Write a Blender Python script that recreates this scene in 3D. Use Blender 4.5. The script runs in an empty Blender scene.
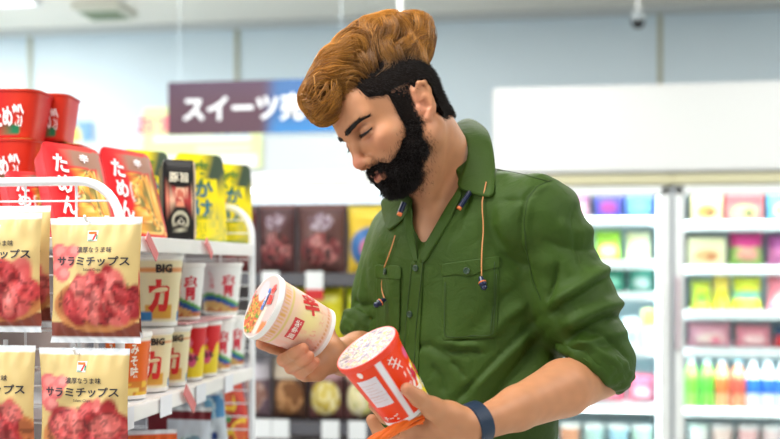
import bpy, bmesh, math, random
import numpy as np
from mathutils import Vector, Matrix, Quaternion, noise as mnoise
from mathutils.bvhtree import BVHTree
random.seed(7)
rng = np.random.default_rng(7)
C = bpy.context.scene.collection
PI = math.pi

# ------------------------------------------------------------------ camera
ALPHA = math.radians(9.0)            # the camera looks 9 degrees to the left of the aisle direction (+Y)
CA, SA = math.cos(ALPHA), math.sin(ALPHA)
EYE = 1.30
FPX = 1083.33
HOR = 266.0                          # image row of the horizon
cam_d = bpy.data.cameras.new('camera'); cam = bpy.data.objects.new('camera', cam_d); C.objects.link(cam)
cam.location = (0, 0, EYE); cam.rotation_euler = (PI/2, 0, ALPHA)
cam_d.sensor_width = 36; cam_d.lens = 50
cam_d.shift_y = (HOR-219.5)/780.0
cam_d.clip_start = 0.05
cam_d.dof.use_dof = True; cam_d.dof.focus_distance = 1.66; cam_d.dof.aperture_fstop = 2.6
bpy.context.scene.camera = cam

# ------------------------------------------------------------------ world, lights, exposure
W = bpy.data.worlds.new('world'); bpy.context.scene.world = W; W.use_nodes = True
bg = W.node_tree.nodes['Background']; bg.inputs[0].default_value = (0.93, 0.97, 1.0, 1); bg.inputs[1].default_value = 0.40
vs = bpy.context.scene.view_settings
bpy.context.scene.display_settings.display_device = 'sRGB'
vs.view_transform = 'Standard'; vs.look = 'None'; vs.gamma = 1; vs.use_curve_mapping = False; vs.exposure = 0.0

def c2w(p):                          # metres right / ahead / height relative to the viewer's heading -> room
    p = np.asarray(p, float); o = np.empty_like(p)
    o[..., 0] = p[..., 0]*CA - p[..., 1]*SA; o[..., 1] = p[..., 0]*SA + p[..., 1]*CA; o[..., 2] = p[..., 2]
    return o
def S(px, py, y):                    # point in heading coordinates
    return np.array([(px-390)/FPX*y, y, EYE-(py-HOR)/FPX*y])
def ray_x(px, wx):                   # where the sight line of a column crosses the room plane x = wx : gives room y and distance
    r = (px-390)/FPX; y = wx/(r*CA-SA); return y*(r*SA+CA), y
def ray_y(px, wy):                   # the same for the plane y = wy : room x and distance
    r = (px-390)/FPX; y = wy/(r*SA+CA); return y*(r*CA-SA), y
def zat(py, y): return EYE-(py-HOR)/FPX*y

def area(name, loc, size, power, color=(1, 1, 1), rot=(0, 0, 0), sizey=None):
    l = bpy.data.lights.new(name, 'AREA'); l.energy = power; l.color = color; l.size = size
    if sizey: l.shape = 'RECTANGLE'; l.size_y = sizey
    o = bpy.data.objects.new(name, l); o.location = loc; o.rotation_euler = rot; C.objects.link(o); return o
# rows of ceiling lamps: light falls from the panels built in the ceiling
for i, (lx, ly) in enumerate([(-2.1, 0.6), (-0.9, 1.3), (-2.1, 3.0), (-0.4, 3.3), (1.3, 0.9), (1.3, 3.2), (-2.2, 3.95), (-0.4, 3.95), (1.6, 3.95), (-3.09, 4.80)]):  # the row before chiller and freezers is added to brighten the back wall
    area('ceiling_panel_light', (lx, ly, 2.56), 1.1, (24 if ly < 2 else 15 if ly < 3.5 else 14), (1, 0.985, 0.95), sizey=0.3)
area('added_fill_light', (-2.2, -0.9, 1.9), 2.0, 22, (0.95, 0.98, 1.0), (math.radians(66), 0, math.radians(-40)), 1.4)  # added soft fill from behind left, no window stands there

# ------------------------------------------------------------------ materials
MATS = {}
def mat(name, col=(0.8, 0.8, 0.8), rough=0.5, metal=0.0, bump=0.0, bscale=80, var=0.0, vscale=6, emit=0.0, sss=0.0, attr=None, coat=0.0, spec=0.5, sheen=0.0, alpha=1.0):
    if name in MATS: return MATS[name]
    m = bpy.data.materials.new(name); m.use_nodes = True; nt = m.node_tree; b = nt.nodes['Principled BSDF']
    b.inputs['Base Color'].default_value = (*col, 1); b.inputs['Roughness'].default_value = rough
    b.inputs['Metallic'].default_value = metal; b.inputs['Specular IOR Level'].default_value = spec
    if coat: b.inputs['Coat Weight'].default_value = coat; b.inputs['Coat Roughness'].default_value = 0.12
    if sheen: b.inputs['Sheen Weight'].default_value = sheen
    if emit: b.inputs['Emission Color'].default_value = (*col, 1); b.inputs['Emission Strength'].default_value = emit
    if sss:
        b.inputs['Subsurface Weight'].default_value = sss; b.inputs['Subsurface Radius'].default_value = (1, 0.35, 0.2); b.inputs['Subsurface Scale'].default_value = 0.006
    if alpha < 1: b.inputs['Alpha'].default_value = alpha
    src = None
    if attr:
        a = nt.nodes.new('ShaderNodeAttribute'); a.attribute_name = attr; src = a.outputs['Color']
        nt.links.new(src, b.inputs['Base Color'])
    if var:
        tc = nt.nodes.new('ShaderNodeTexCoord'); n = nt.nodes.new('ShaderNodeTexNoise'); n.inputs['Scale'].default_value = vscale; n.inputs['Detail'].default_value = 5
        nt.links.new(tc.outputs['Object'], n.inputs['Vector'])
        mr = nt.nodes.new('ShaderNodeMapRange'); mr.inputs[1].default_value = 0.3; mr.inputs[2].default_value = 0.7; mr.inputs[3].default_value = 1-var; mr.inputs[4].default_value = 1+var
        nt.links.new(n.outputs['Fac'], mr.inputs[0])
        mx = nt.nodes.new('ShaderNodeMix'); mx.data_type = 'RGBA'; mx.blend_type = 'MULTIPLY'; mx.inputs[0].default_value = 1
        mx.inputs[6].default_value = (*col, 1)
        if src: nt.links.new(src, mx.inputs[6])
        cb = nt.nodes.new('ShaderNodeCombineColor')
        for k in range(3): nt.links.new(mr.outputs[0], cb.inputs[k])
        nt.links.new(cb.outputs[0], mx.inputs[7]); nt.links.new(mx.outputs[2], b.inputs['Base Color'])
    if bump:
        tc = nt.nodes.new('ShaderNodeTexCoord'); n = nt.nodes.new('ShaderNodeTexNoise'); n.inputs['Scale'].default_value = bscale; n.inputs['Detail'].default_value = 4
        nt.links.new(tc.outputs['Object'], n.inputs['Vector'])
        bp = nt.nodes.new('ShaderNodeBump'); bp.inputs['Strength'].default_value = bump; bp.inputs['Distance'].default_value = 0.002
        nt.links.new(n.outputs['Fac'], bp.inputs['Height']); nt.links.new(bp.outputs[0], b.inputs['Normal'])
    MATS[name] = m; return m
def glassmat(name, tint=(1, 1, 1), refl=0.06):
    m = bpy.data.materials.new(name); m.use_nodes = True; nt = m.node_tree; nt.nodes.clear()
    o = nt.nodes.new('ShaderNodeOutputMaterial'); t = nt.nodes.new('ShaderNodeBsdfTransparent'); g = nt.nodes.new('ShaderNodeBsdfGlossy'); x = nt.nodes.new('ShaderNodeMixShader')
    t.inputs[0].default_value = (*tint, 1); g.inputs['Roughness'].default_value = 0.03; x.inputs[0].default_value = refl
    nt.links.new(t.outputs[0], x.inputs[1]); nt.links.new(g.outputs[0], x.inputs[2]); nt.links.new(x.outputs[0], o.inputs[0]); return m
def lin(r, g, b):
    f = lambda c: (c/255/12.92) if c/255 <= 0.04045 else ((c/255+0.055)/1.055)**2.4
    return (f(r), f(g), f(b))
M_white = mat('white_paint', (0.82, 0.83, 0.83), 0.4)
M_print = mat('printed_film', (1, 1, 1), 0.38, spec=.3, attr='Col', coat=0.06, bump=0.12, bscale=45)
M_card = mat('printed_card', (1, 1, 1), 0.45, attr='Col', coat=0.1)
def ink(r, g, b): return mat('ink_%d_%d_%d' % (r, g, b), lin(r, g, b), 0.4)

# ------------------------------------------------------------------ object helpers
def tag(o, label=None, cat=None, group=None, kind=None):
    if label: o['label'] = label
    if cat: o['category'] = cat
    if group: o['group'] = group
    if kind: o['kind'] = kind
    return o
def thing(name, label, cat, loc=(0, 0, 0), rz=0.0, group=None):
    o = bpy.data.objects.new(name, None); o.empty_display_size = 0.05; C.objects.link(o)
    o.location = loc; o.rotation_euler = (0, 0, rz); return tag(o, label, cat, group)
def link(name, me, parent=None):
    o = bpy.data.objects.new(name, me); C.objects.link(o)
    if parent is not None: o.parent = parent
    return o
class MB:
    """collects geometry, makes ONE mesh"""
    def __init__(s): s.v = []; s.f = []; s.m = []; s.c = []; s.n = 0; s.hascol = False
    def add(s, v, f, mi=0, col=None):
        v = np.asarray(v, float).reshape(-1, 3); b = s.n
        s.v.append(v); s.f += [tuple(int(i)+b for i in q) for q in f]; s.m += [mi]*len(f); s.n += len(v)
        if col is not None: s.hascol = True; col = np.broadcast_to(np.asarray(col, float), (len(v), 3))
        else: col = np.full((len(v), 3), 0.8)
        s.c.append(col); return s
    def box(s, c, d, rot=None, mi=0, col=None, bev=0.0):
        x, y, z = [q/2 for q in d]
        if bev > 0:
            bev = min(bev, x*.98, y*.98, z*.98); vs_ = []; 
            bm = bmesh.new(); bmesh.ops.create_cube(bm, size=1)
            for v in bm.verts: v.co = Vector((v.co.x*2*x, v.co.y*2*y, v.co.z*2*z))
            bmesh.ops.bevel(bm, geom=bm.edges[:]+bm.verts[:], offset=bev, segments=2, affect='EDGES')
            bm.verts.index_update(); v = np.array([q.co[:] for q in bm.verts]); f = [[q.index for q in g.verts] for g in bm.faces]; bm.free()
        else:
            v = np.array([(-x, -y, -z), (x, -y, -z), (x, y, -z), (-x, y, -z), (-x, -y, z), (x, -y, z), (x, y, z), (-x, y, z)])
            f = [(3, 2, 1, 0), (4, 5, 6, 7), (0, 1, 5, 4), (1, 2, 6, 5), (2, 3, 7, 6), (3, 0, 4, 7)]
        if rot is not None: v = v @ np.array(rot).T
        return s.add(v+np.array(c), f, mi, col)
    def tube(s, pts, r, n=8, mi=0, col=None, closed=False, caps=True):
        pts = np.asarray(pts, float); k = len(pts); r = np.broadcast_to(np.asarray(r, float), (k,))
        t = np.gradient(pts, axis=0) if not closed else np.roll(pts, -1, 0)-np.roll(pts, 1, 0)
        t /= np.linalg.norm(t, axis=1)[:, None]+1e-12
        a = np.array([0, 0, 1.0]) if abs(t[0][2]) < .9 else np.array([1.0, 0, 0])
        u = np.cross(t[0], a); u /= np.linalg.norm(u); V = []
        for i in range(k):
            u = u-t[i]*u.dot(t[i]); u /= np.linalg.norm(u)+1e-12; w = np.cross(t[i], u)
            for j in range(n):
                th = 2*PI*j/n; V.append(pts[i]+r[i]*(math.cos(th)*u+math.sin(th)*w))
        F = []
        for i in range(k if closed else k-1):
            for j in range(n):
                a0 = i*n+j; a1 = i*n+(j+1) % n; b0 = ((i+1) % k)*n+j; b1 = ((i+1) % k)*n+(j+1) % n; F.append((a0, a1, b1, b0))
        if caps and not closed: F += [tuple(range(n))[::-1], tuple((k-1)*n+j for j in range(n))]
        return s.add(V, F, mi, col)
    def lathe(s, prof, n=32, mi=0, col=None, origin=(0, 0, 0)):
        V = []; F = []; m = len(prof)
        for (r, z) in prof:
            for j in range(n): th = 2*PI*j/n; V.append((r*math.cos(th)+origin[0], r*math.sin(th)+origin[1], z+origin[2]))
        for i in range(m-1):
            for j in range(n): F.append((i*n+j, i*n+(j+1) % n, (i+1)*n+(j+1) % n, (i+1)*n+j))
        F += [tuple(range(n))[::-1], tuple((m-1)*n+j for j in range(n))]
        return s.add(V, F, mi, col)
    def grid(s, P, mi=0, col=None, closed_u=False):
        """P: (nu,nv,3)"""
        nu, nv = P.shape[:2]; F = []
        for i in range(nu if closed_u else nu-1):
            for j in range(nv-1): i2 = (i+1) % nu; F.append((i*nv+j, i2*nv+j, i2*nv+j+1, i*nv+j+1))
        return s.add(P.reshape(-1, 3), F, mi, None if col is None else np.asarray(col).reshape(-1, 3))
    def mesh(s, name, mats, smooth=True, angle=None):
        me = bpy.data.meshes.new(name); V = np.concatenate(s.v) if s.v else np.zeros((0, 3))
        me.from_pydata(V.tolist(), [], s.f)
        if not isinstance(mats, (list, tuple)): mats = [mats]
        for m in mats: me.materials.append(m)
        if len(mats) > 1: me.polygons.foreach_set('material_index', s.m)
        if s.hascol:
            a = me.color_attributes.new('Col', 'FLOAT_COLOR', 'POINT'); cc = np.concatenate(s.c); a.data.foreach_set('color', np.concatenate([cc, np.ones((len(cc), 1))], 1).ravel().astype(np.float32))
        if smooth:
            me.polygons.foreach_set('use_smooth', [True]*len(me.polygons))
            if angle is not None: me.set_sharp_from_angle(angle=math.radians(angle))
        me.update(); return me
    def build(s, name, mats, parent=None, smooth=True, angle=40): return link(name, s.mesh(name, mats, smooth, angle), parent)

# lettering: outlines from the built-in typeface, mapped onto any surface
TXT = {}
def glyphs(text, bold=0.0, sp=1.0, vertical=False):
    key = (text, bold, sp, vertical)
    if key in TXT: return TXT[key]
    if vertical:
        Vs = []; Fs = []; b = 0
        for i, ch in enumerate(text):
            v, f = glyphs(ch, bold); v = v.copy()
            Vs.append(v+np.array([0, -i*1.02])); Fs += [tuple(q+b for q in g) for g in f]; b += len(v)
        v = np.concatenate(Vs); v[:, 1] -= v[:, 1].min(); TXT[key] = (v, Fs); return TXT[key]
    cu = bpy.data.curves.new('lettering', 'FONT'); cu.body = text; cu.size = 1; cu.offset = bold; cu.resolution_u = 2; cu.space_character = sp
    o = bpy.data.objects.new('lettering_source', cu); C.objects.link(o)
    dg = bpy.context.evaluated_depsgraph_get(); me = o.evaluated_get(dg).to_mesh()
    v = np.array([q.co[:2] for q in me.vertices]).reshape(-1, 2); f = [tuple(p.vertices) for p in me.polygons]
    o.evaluated_get(dg).to_mesh_clear(); bpy.data.objects.remove(o); bpy.data.curves.remove(cu)
    if len(v): v = v-v.min(0)
    TXT[key] = (v, f); return TXT[key]
def put_text(mb, surf, text, cx, cy, w=None, h=None, bold=0.0, mi=0, off=0.0006, sp=1.0, vertical=False, rot=0.0, col=None):
    """surf(u, v, off) maps arrays of plane metres to 3-D"""
    v, f = glyphs(text, bold, sp, vertical)
    if not len(v): return
    e = v.max(0); k = (w/e[0]) if w else (h/e[1]); ky = (h/e[1]) if h else k
    q = (v-e/2)*np.array([k, ky])
    if rot: cr, sr = math.cos(rot), math.sin(rot); q = q @ np.array([[cr, sr], [-sr, cr]])
    q = q+np.array([cx, cy]); mb.add(surf(q[:, 0], q[:, 1], off), f, mi, col)
def put_disc(mb, surf, cx, cy, rx, ry, mi=0, off=0.0004, n=20, col=None, rot=0):
    th = np.linspace(0, 2*PI, n, endpoint=False); x = rx*np.cos(th); y = ry*np.sin(th); cr, sr = math.cos(rot), math.sin(rot)
    u = np.append(cx+x*cr-y*sr, cx); v = np.append(cy+x*sr+y*cr, cy)
    mb.add(surf(u, v, off), [(i, (i+1) % n, n) for i in range(n)], mi, col)
def put_rect(mb, surf, x0, y0, x1, y1, mi=0, off=0.0004, nx=6, ny=4, col=None, shear=0):
    uu, vv = np.meshgrid(np.linspace(x0, x1, nx+1), np.linspace(y0, y1, ny+1), indexing='ij')
    P = surf((uu+shear*(vv-y0)).ravel(), vv.ravel(), off).reshape(nx+1, ny+1, 3); mb.grid(P, mi, None if col is None else np.broadcast_to(np.array(col, float), (nx+1, ny+1, 3)))
def flat_surf(origin, U, V):
    origin = np.array(origin, float); U = np.array(U, float); V = np.array(V, float); N = np.cross(U, V)
    return lambda u, v, off=0: origin+np.outer(u, U)+np.outer(v, V)+off*N

# 2-D print painting in numpy
def vnoise(u, v, sc, seed=0):
    r = np.random.default_rng(seed); T = r.random((64, 64)); x = u*sc; y = v*sc; xi = np.floor(x).astype(int); yi = np.floor(y).astype(int); fx = x-xi; fy = y-yi
    fx = fx*fx*(3-2*fx); fy = fy*fy*(3-2*fy); g = lambda a, b: T[a % 64, b % 64]
    return (g(xi, yi)*(1-fx)+g(xi+1, yi)*fx)*(1-fy)+(g(xi, yi+1)*(1-fx)+g(xi+1, yi+1)*fx)*fy
class Paint:
    def __init__(s, u, v, base): s.u = u; s.v = v; s.c = np.broadcast_to(np.array(base, float), u.shape+(3,)).copy()
    def mask(s, m, col): m = np.clip(m, 0, 1)[..., None]; s.c = s.c*(1-m)+np.array(col)*m; return s
    def ell(s, cx, cy, rx, ry, col, soft=0.15, rot=0):
        dx = s.u-cx; dy = s.v-cy; cr, sr = math.cos(rot), math.sin(rot); q = np.sqrt(((dx*cr+dy*sr)/rx)**2+((-dx*sr+dy*cr)/ry)**2); return s.mask((1-q)/soft+.5, col)
    def rect(s, x0, y0, x1, y1, col): return s.mask(((s.u >= x0) & (s.u <= x1) & (s.v >= y0) & (s.v <= y1)).astype(float), col)
    def speck(s, x0, y0, x1, y1, cols, sc=30, seed=0, ellipse=True):
        n = vnoise(s.u, s.v, sc, seed); cx, cy = (x0+x1)/2, (y0+y1)/2; m = (((s.u-cx)/((x1-x0)/2))**2+((s.v-cy)/((y1-y0)/2))**2 < 1) if ellipse else ((s.u > x0) & (s.u < x1) & (s.v > y0) & (s.v < y1))
        idx = np.clip((n*len(cols)*1.3-.15*len(cols)).astype(int), 0, len(cols)-1); cc = np.array(cols)[idx]; s.c = np.where(m[..., None], cc, s.c); return s
# ================================================================== room shell
def quad_box(name, lo, hi, m, kind='structure', parent=None, bev=0.0):
    mb = MB(); lo = np.array(lo, float); hi = np.array(hi, float); mb.box((0, 0, 0), hi-lo, bev=bev)
    o = mb.build(name, m, parent); o.location = (lo+hi)/2
    if kind and parent is None: o['kind'] = kind
    return o
M_floor = mat('vinyl_floor', lin(214, 212, 205), 0.25, var=0.05, vscale=3)
M_ceil = mat('ceiling_board', lin(246, 241, 230), 0.8, bump=0.2, bscale=60)
M_wall = mat('wall_panel', lin(214, 229, 238), 0.6, var=0.025, vscale=1.5)
M_trim = mat('wall_joint_strip', lin(176, 178, 160), 0.5)
quad_box('floor', (-3.6, -1.0, -0.1), (3.4, 5.7, 0.0), M_floor)
quad_box('ceiling', (-3.6, -1.0, 2.6), (3.4, 5.7, 2.7), M_ceil)
quad_box('wall_back', (-3.6, 5.6, 0.0), (3.4, 5.7, 2.6), M_wall)
quad_box('wall_left', (-3.7, -1.0, 0.0), (-3.6, 5.7, 2.6), M_wall)
quad_box('wall_right', (3.4, -1.0, 0.0), (3.5, 5.7, 2.6), M_wall)
for i, px in enumerate((237, 660, 30)):
    x, _ = ray_y(px, 5.595); quad_box('trim_%d' % (i+1), (x-0.012, 5.588, 0), (x+0.012, 5.6, 2.58), M_trim)
quad_box('trim_4', (-3.6, 5.55, 2.565), (3.4, 5.6, 2.6), mat('cornice', lin(200, 204, 204), 0.5))
M_lamp = mat('lamp_diffuser', (1, 0.99, 0.96), 0.5, emit=4.0)
for i, (lx, ly) in enumerate([(-2.1, 0.6), (-0.9, 1.3), (-2.1, 3.0), (-0.4, 3.3), (1.3, 0.9), (1.3, 3.2), (-3.09, 4.80), (-2.2, 3.95), (-0.4, 3.95), (1.6, 3.95)]):
    t = thing('ceiling_light', 'white flush ceiling light panel, number %d' % i, 'ceiling light', (lx, ly, 2.6), 0, 'flush ceiling lights')
    t['label'] = ['white flush ceiling light above the near left floor', 'white flush ceiling light above the noodle shelf', 'white flush ceiling light above the far left floor', 'white flush ceiling light above the middle shelving', 'white flush ceiling light above the near right floor', 'white flush ceiling light in front of the freezers', 'bright ceiling light at the top left edge of the view, near the back wall', 'added white flush ceiling light before the open chiller', 'added white flush ceiling light between chiller and freezers', 'added white flush ceiling light before the right freezer'][i]
    mb = MB(); 
    for sx, sy, w, h in ((0, .165, 1.16, .03), (0, -.165, 1.16, .03), (.575, 0, .02, .3), (-.575, 0, .02, .3)): mb.box((sx, sy, -.016), (w, h, .03), bev=.004)
    mb.build('lamp_frame', M_white, t)
    mb = MB(); mb.box((0, 0, -.008), (1.12, .3, .012), bev=.003); mb.build('lamp_diffuser', M_lamp, t)
# ceiling vent
x, y = ray_y(105, 5.15)[0], 5.15
t = thing('ceiling_vent', 'pale rectangular vent in the ceiling near the top left', 'vent', (x, y, 2.6))
mb = MB(); mb.box((0, 0, -.02), (.25, .26, .04), bev=.01); mb.build('vent_frame', mat('vent_grey', lin(226, 224, 210), .5), t)
mb = MB()
for k in range(5): mb.box((0, -.08+.04*k, -.043), (.2, .012, .01), bev=.002)
mb.build('vent_slat', mat('vent_slat', lin(150, 165, 140), .5), t, ); 
# hanging pole above the man's head
x, _ = ray_y(400, 4.4)
t = MB().tube([(0, 0, 0), (0, 0, .32)], .011, 12).box((0, 0, .315), (.06, .06, .008), bev=.002)
o = t.build('hanging_pole', M_white); o.location = (x, 4.4, 2.28); tag(o, 'thin white pole hanging from the ceiling above the man\'s hair', 'pole')
# security camera
p = c2w(S(638, 22, 4.6)); t = thing('security_camera', 'small black domed security camera hanging on a pale stem from the ceiling', 'security camera', (p[0], p[1], p[2]))
mb = MB(); mb.tube([(0, 0, .03), (0, 0, 2.6-p[2])], .008, 10); mb.box((0, 0, 2.6-p[2]-.004), (.07, .07, .008), bev=.003); mb.build('stem', M_white, t)
mb = MB(); mb.lathe([(.008, .045), (.03, .04), (.032, .012), (.03, .005)], 24); mb.build('housing', mat('camera_grey', lin(150, 160, 165), .4), t)
mb = MB(); mb.lathe([(.029, .006), (.029, -.004), (.024, -.018), (.014, -.026), (.003, -.029)], 24); mb.build('dome', mat('black_dome', lin(14, 18, 24), .1), t)

# poster on the back wall
def print_board(name, origin_px, wy, pyt, pyb, px0, px1, paint, thick=.006, nu=60, nv=40, parent=None, loc_only=False, m=None):
    x0, ya = ray_y(px0, wy); x1, yb = ray_y(px1, wy); ym = (ya+yb)/2
    z1 = zat(pyt, ym); z0 = zat(pyb, ym); w, h = x1-x0, z1-z0
    uu, vv = np.meshgrid(np.linspace(0, 1, nu), np.linspace(0, 1, nv), indexing='ij')
    P = np.stack([(uu-.5)*w, np.zeros_like(uu), (vv-.5)*h], -1); col = paint(uu, vv).c
    mb = MB(); mb.grid(P, 0, col); mb.box((0, thick/2+.0005, 0), (w, thick, h), col=col[0, 0])
    o = mb.build(name, m or M_card, parent, smooth=False); o.location = ((x0+x1)/2, wy, (z0+z1)/2); return o, w, h
def poster_paint(u, v):
    p = Paint(u, v, lin(206, 220, 160)); p.rect(.05, .02, .95, .22, lin(240, 240, 235)); p.rect(.45, .26, .9, .36, lin(240, 205, 190)); p.rect(.1, .45, .9, .52, lin(222, 235, 240)); return p
o, w, h = print_board('sale_poster', 0, 4.735, 106, 169, 143, 262, poster_paint); tag(o, 'pale green sale poster with pink and blue lettering above the white open chiller', 'poster')
sf = flat_surf((-w/2, -.001, -h/2), (1, 0, 0), (0, 0, 1))
mb = MB(); put_text(mb, sf, 'おすすめ', w*.28, h*.72, h=.09, bold=.03); mb.build('pink_lettering', ink(238, 110, 130), o, False)
mb = MB(); put_text(mb, sf, '新発売', w*.72, h*.62, h=.06, bold=.02); mb.build('blue_lettering', ink(70, 140, 200), o, False)
def small_paint(u, v): p = Paint(u, v, lin(120, 165, 205)); p.ell(.3, .45, .35, .5, lin(240, 225, 110)); return p
o, w, h = print_board('wall_notice', 0, 5.58, 122, 150, 62, 92, small_paint); tag(o, 'small blue and yellow notice on the back wall behind the red noodle packs', 'notice')

# hanging sign
def sign_paint(u, v):
    p = Paint(u, v, lin(78, 46, 62)); s = np.clip((u-.52)/.08, 0, 1)[..., None]
    p.c = p.c*(1-s)+np.array(lin(50, 96, 150))*s; t_ = np.clip((.45-v)*2, 0, 1)[..., None]*s; p.c = p.c*(1-t_)+np.array(lin(40, 124, 190))*t_
    q = np.clip(v-.5, 0, 1)[..., None]*(1-s)*1.2; p.c = p.c*(1-q)+np.array(lin(68, 44, 76))*q; return p
o, w, h = print_board('hanging_sign', 0, 4.0, 80, 133, 168, 352, sign_paint, .012); tag(o, 'brown and blue hanging sign with white Japanese lettering behind the man\'s hair', 'sign')
sf = flat_surf((-w/2, -.001, -h/2), (1, 0, 0), (0, 0, 1))
mb = MB(); put_text(mb, sf, 'スイーツ売場', w*(15+74)/184, h*.48, w=w*147/184, h=h*.52, bold=.028, off=.002); mb.build('lettering', ink(240, 243, 248), o, False)
for s in (-.44, .44): MB().tube([(w*s, .006, h/2), (w*s, .006, 2.6-o.location.z)], .0009, 6).build('suspension_wire', M_wall, o)

# ================================================================== freezers at the back
M_fz = mat('freezer_enamel', lin(212, 216, 216), 0.4); M_fin = mat('freezer_inside', lin(205, 232, 238), 0.5); M_bronze = mat('door_header_bar', lin(186, 182, 150), .4, .2)
M_shelf = mat('freezer_shelf', lin(236, 242, 244), .4); M_gl = glassmat('door_glass', (0.97, 1, 1), .05); M_gask = mat('grey_gasket', lin(150, 158, 168), .5)
M_led = mat('led_strip', (0.92, 0.98, 1.0), .5, emit=3.5)
FX = [-.296, .465, 1.226]; FY = 4.75
def freezer(x0, x1, label, levels):
    t = thing('glass_door_freezer', label, 'freezer', ((x0+x1)/2, FY, 0), 0, 'glass door freezers along the back'); hw = (x1-x0)/2
    def bx(mb, a, b, **k): a = np.array(a); b = np.array(b); return mb.box((a+b)/2, b-a, **k)
    mb = MB(); bx(mb, (-hw, .72, 0), (hw, .78, 1.70)); bx(mb, (-hw, .03, 0), (-hw+.03, .78, 1.70)); bx(mb, (hw-.03, .03, 0), (hw, .78, 1.70)); bx(mb, (-hw, .03, 0), (hw, .78, .22)); bx(mb, (-hw, .03, 1.66), (hw, .78, 1.70)); mb.build('cabinet', M_fz, t, False)
    mb = MB(); bx(mb, (-hw+.03, .66, .22), (hw-.03, .72, 1.66)); bx(mb, (-hw+.03, .06, .22), (-hw+.036, .7, 1.66)); bx(mb, (hw-.036, .06, .22), (hw-.03, .7, 1.66)); mb.build('liner', M_fin, t, False)
    mb = MB(); bx(mb, (-hw, -.03, 1.645), (hw, .03, 1.69), bev=.006); mb.build('header_bar', M_bronze, t)
    for z in levels:
        mb = MB(); bx(mb, (-hw+.04, .10, z-.012), (hw-.04, .62, z), bev=.003); bx(mb, (-hw+.04, .088, z-.036), (hw-.04, .10, z+.004), bev=.003); mb.build('freezer_shelf', M_shelf, t)
        l = area('shelf_led', (0, 0, 0), hw*1.7, 1.2, (.95, 1, 1), (math.radians(35), 0, 0), .02); l.parent = t; l.location = (0, .09, min(z+.19, 1.63))
    for s in (-1, 1):
        mb = MB(); bx(mb, (s*(hw-.045)-.012, .05, .25), (s*(hw-.045)+.012, .07, 1.63), bev=.004); mb.build('led_strip', M_led, t)
    d = MB()
    for s in (-1, 1): bx(d, (min(s*(hw-.008), s*(hw-.05)), -.02, .2), (max(s*(hw-.008), s*(hw-.05)), .02, 1.64), bev=.005)
    bx(d, (-hw+.01, -.02, 1.60), (hw-.01, .02, 1.643), bev=.005); bx(d, (-hw+.01, -.02, .2), (hw-.01, .02, .26), bev=.005)
    d = d.build('door', M_fz, t)
    g = MB(); bx(g, (-hw+.045, -.004, .25), (hw-.045, .004, 1.61)); g.build('door_glass', M_gl, d, False)
    k = MB(); bx(k, (-hw, -.012, .2), (-hw+.008, .02, 1.645)); k.build('gasket', M_gask, d, False)
    k = MB(); k.tube([(-hw+.02, -.02, .95), (-hw+.02, -.05, .96), (-hw+.02, -.05, 1.24), (-hw+.02, -.02, 1.25)], .008, 8); k.build('door_handle', mat('handle_pinkgrey', lin(165, 140, 150), .4), d)
    return t
LVR = [zat(q, 4.60) for q in (222, 266, 312, 350, 411, 456)]; LVL = [zat(q, 4.66) for q in (217, 261, 293, 350, 406, 456)]
freezer(FX[0], FX[1], 'glass door freezer directly behind the man\'s left shoulder, stocked with frozen bags', LVL)
freezer(FX[1], FX[2], 'glass door freezer at the right edge, stocked with cartons and bottles', LVR)
mb = MB(); mb.box((0, 0, 0), (2.3, .5, .375), bev=.008); o = mb.build('freezer_header_panel', mat('header_white', lin(196, 198, 198), .5)); o.location = (FX[0]+1.15, 4.73+.25, 1.70+.1875)
tag(o, 'long off-white header panel above the glass door freezers', 'header panel')

def box_item(name, label, cat, x0, x1, y, z, h, d, paint, group, word=None, wcol=(255, 255, 255), bevel=.006, n=16, soft=False):
    w = x1-x0; uu, vv = np.meshgrid(np.linspace(0, 1, n), np.linspace(0, 1, n), indexing='ij'); col = paint(uu, vv).c; mb = MB()
    if soft:
        bul = (1-np.abs(2*uu-1)**3)*(1-np.abs(2*vv-1)**4); wav = .006*np.sin(vv*9+uu*5)*bul
        P = np.stack([(uu-.5)*w*(1-.06*np.sin(vv*PI)), -bul*d*.5+wav, vv*h], -1); mb.grid(P, 0, col); Q = P.copy(); Q[..., 1] *= -1; mb.grid(Q[::-1], 0, col[::-1]); o = mb.build(name, M_print, None)
        fr = -d*.5-.004
    else:
        P = np.stack([(uu-.5)*(w-.004), np.full_like(uu, -d/2-.0005), .002+vv*(h-.004)], -1); mb.grid(P, 0, col); mb.box((0, 0, h/2), (w, d, h), bev=bevel*.3, col=col[0, 0]); o = mb.build(name, M_card, None)
        fr = -d/2-.001
    o.location = ((x0+x1)/2, y, z); tag(o, label, cat, group)
    if word:
        m2 = MB(); put_text(m2, flat_surf((-w/2, fr, 0), (1, 0, 0), (0, 0, 1)), word, w/2, h*.62, w=w*.7, bold=.03, off=.002); m2.build('lettering', ink(*wcol), o, False)
    return o
def P2(base, top=None, blob=None, blob2=None, band=None):
    def f(u, v):
        p = Paint(u, v, lin(*base))
        if top: p.rect(0, .6, 1, 1, lin(*top))
        if band: p.rect(0, .35, 1, .55, lin(*band))
        if blob: p.ell(.5, .35, .35, .22, lin(*blob))
        if blob2: p.ell(.62, .3, .15, .12, lin(*blob2))
        return p
    return f
def xs(px, y): return ray_y(px, y)[0]
YB = FY+.19
R = lambda a, b: (xs(a, YB), xs(b, YB))
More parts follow.
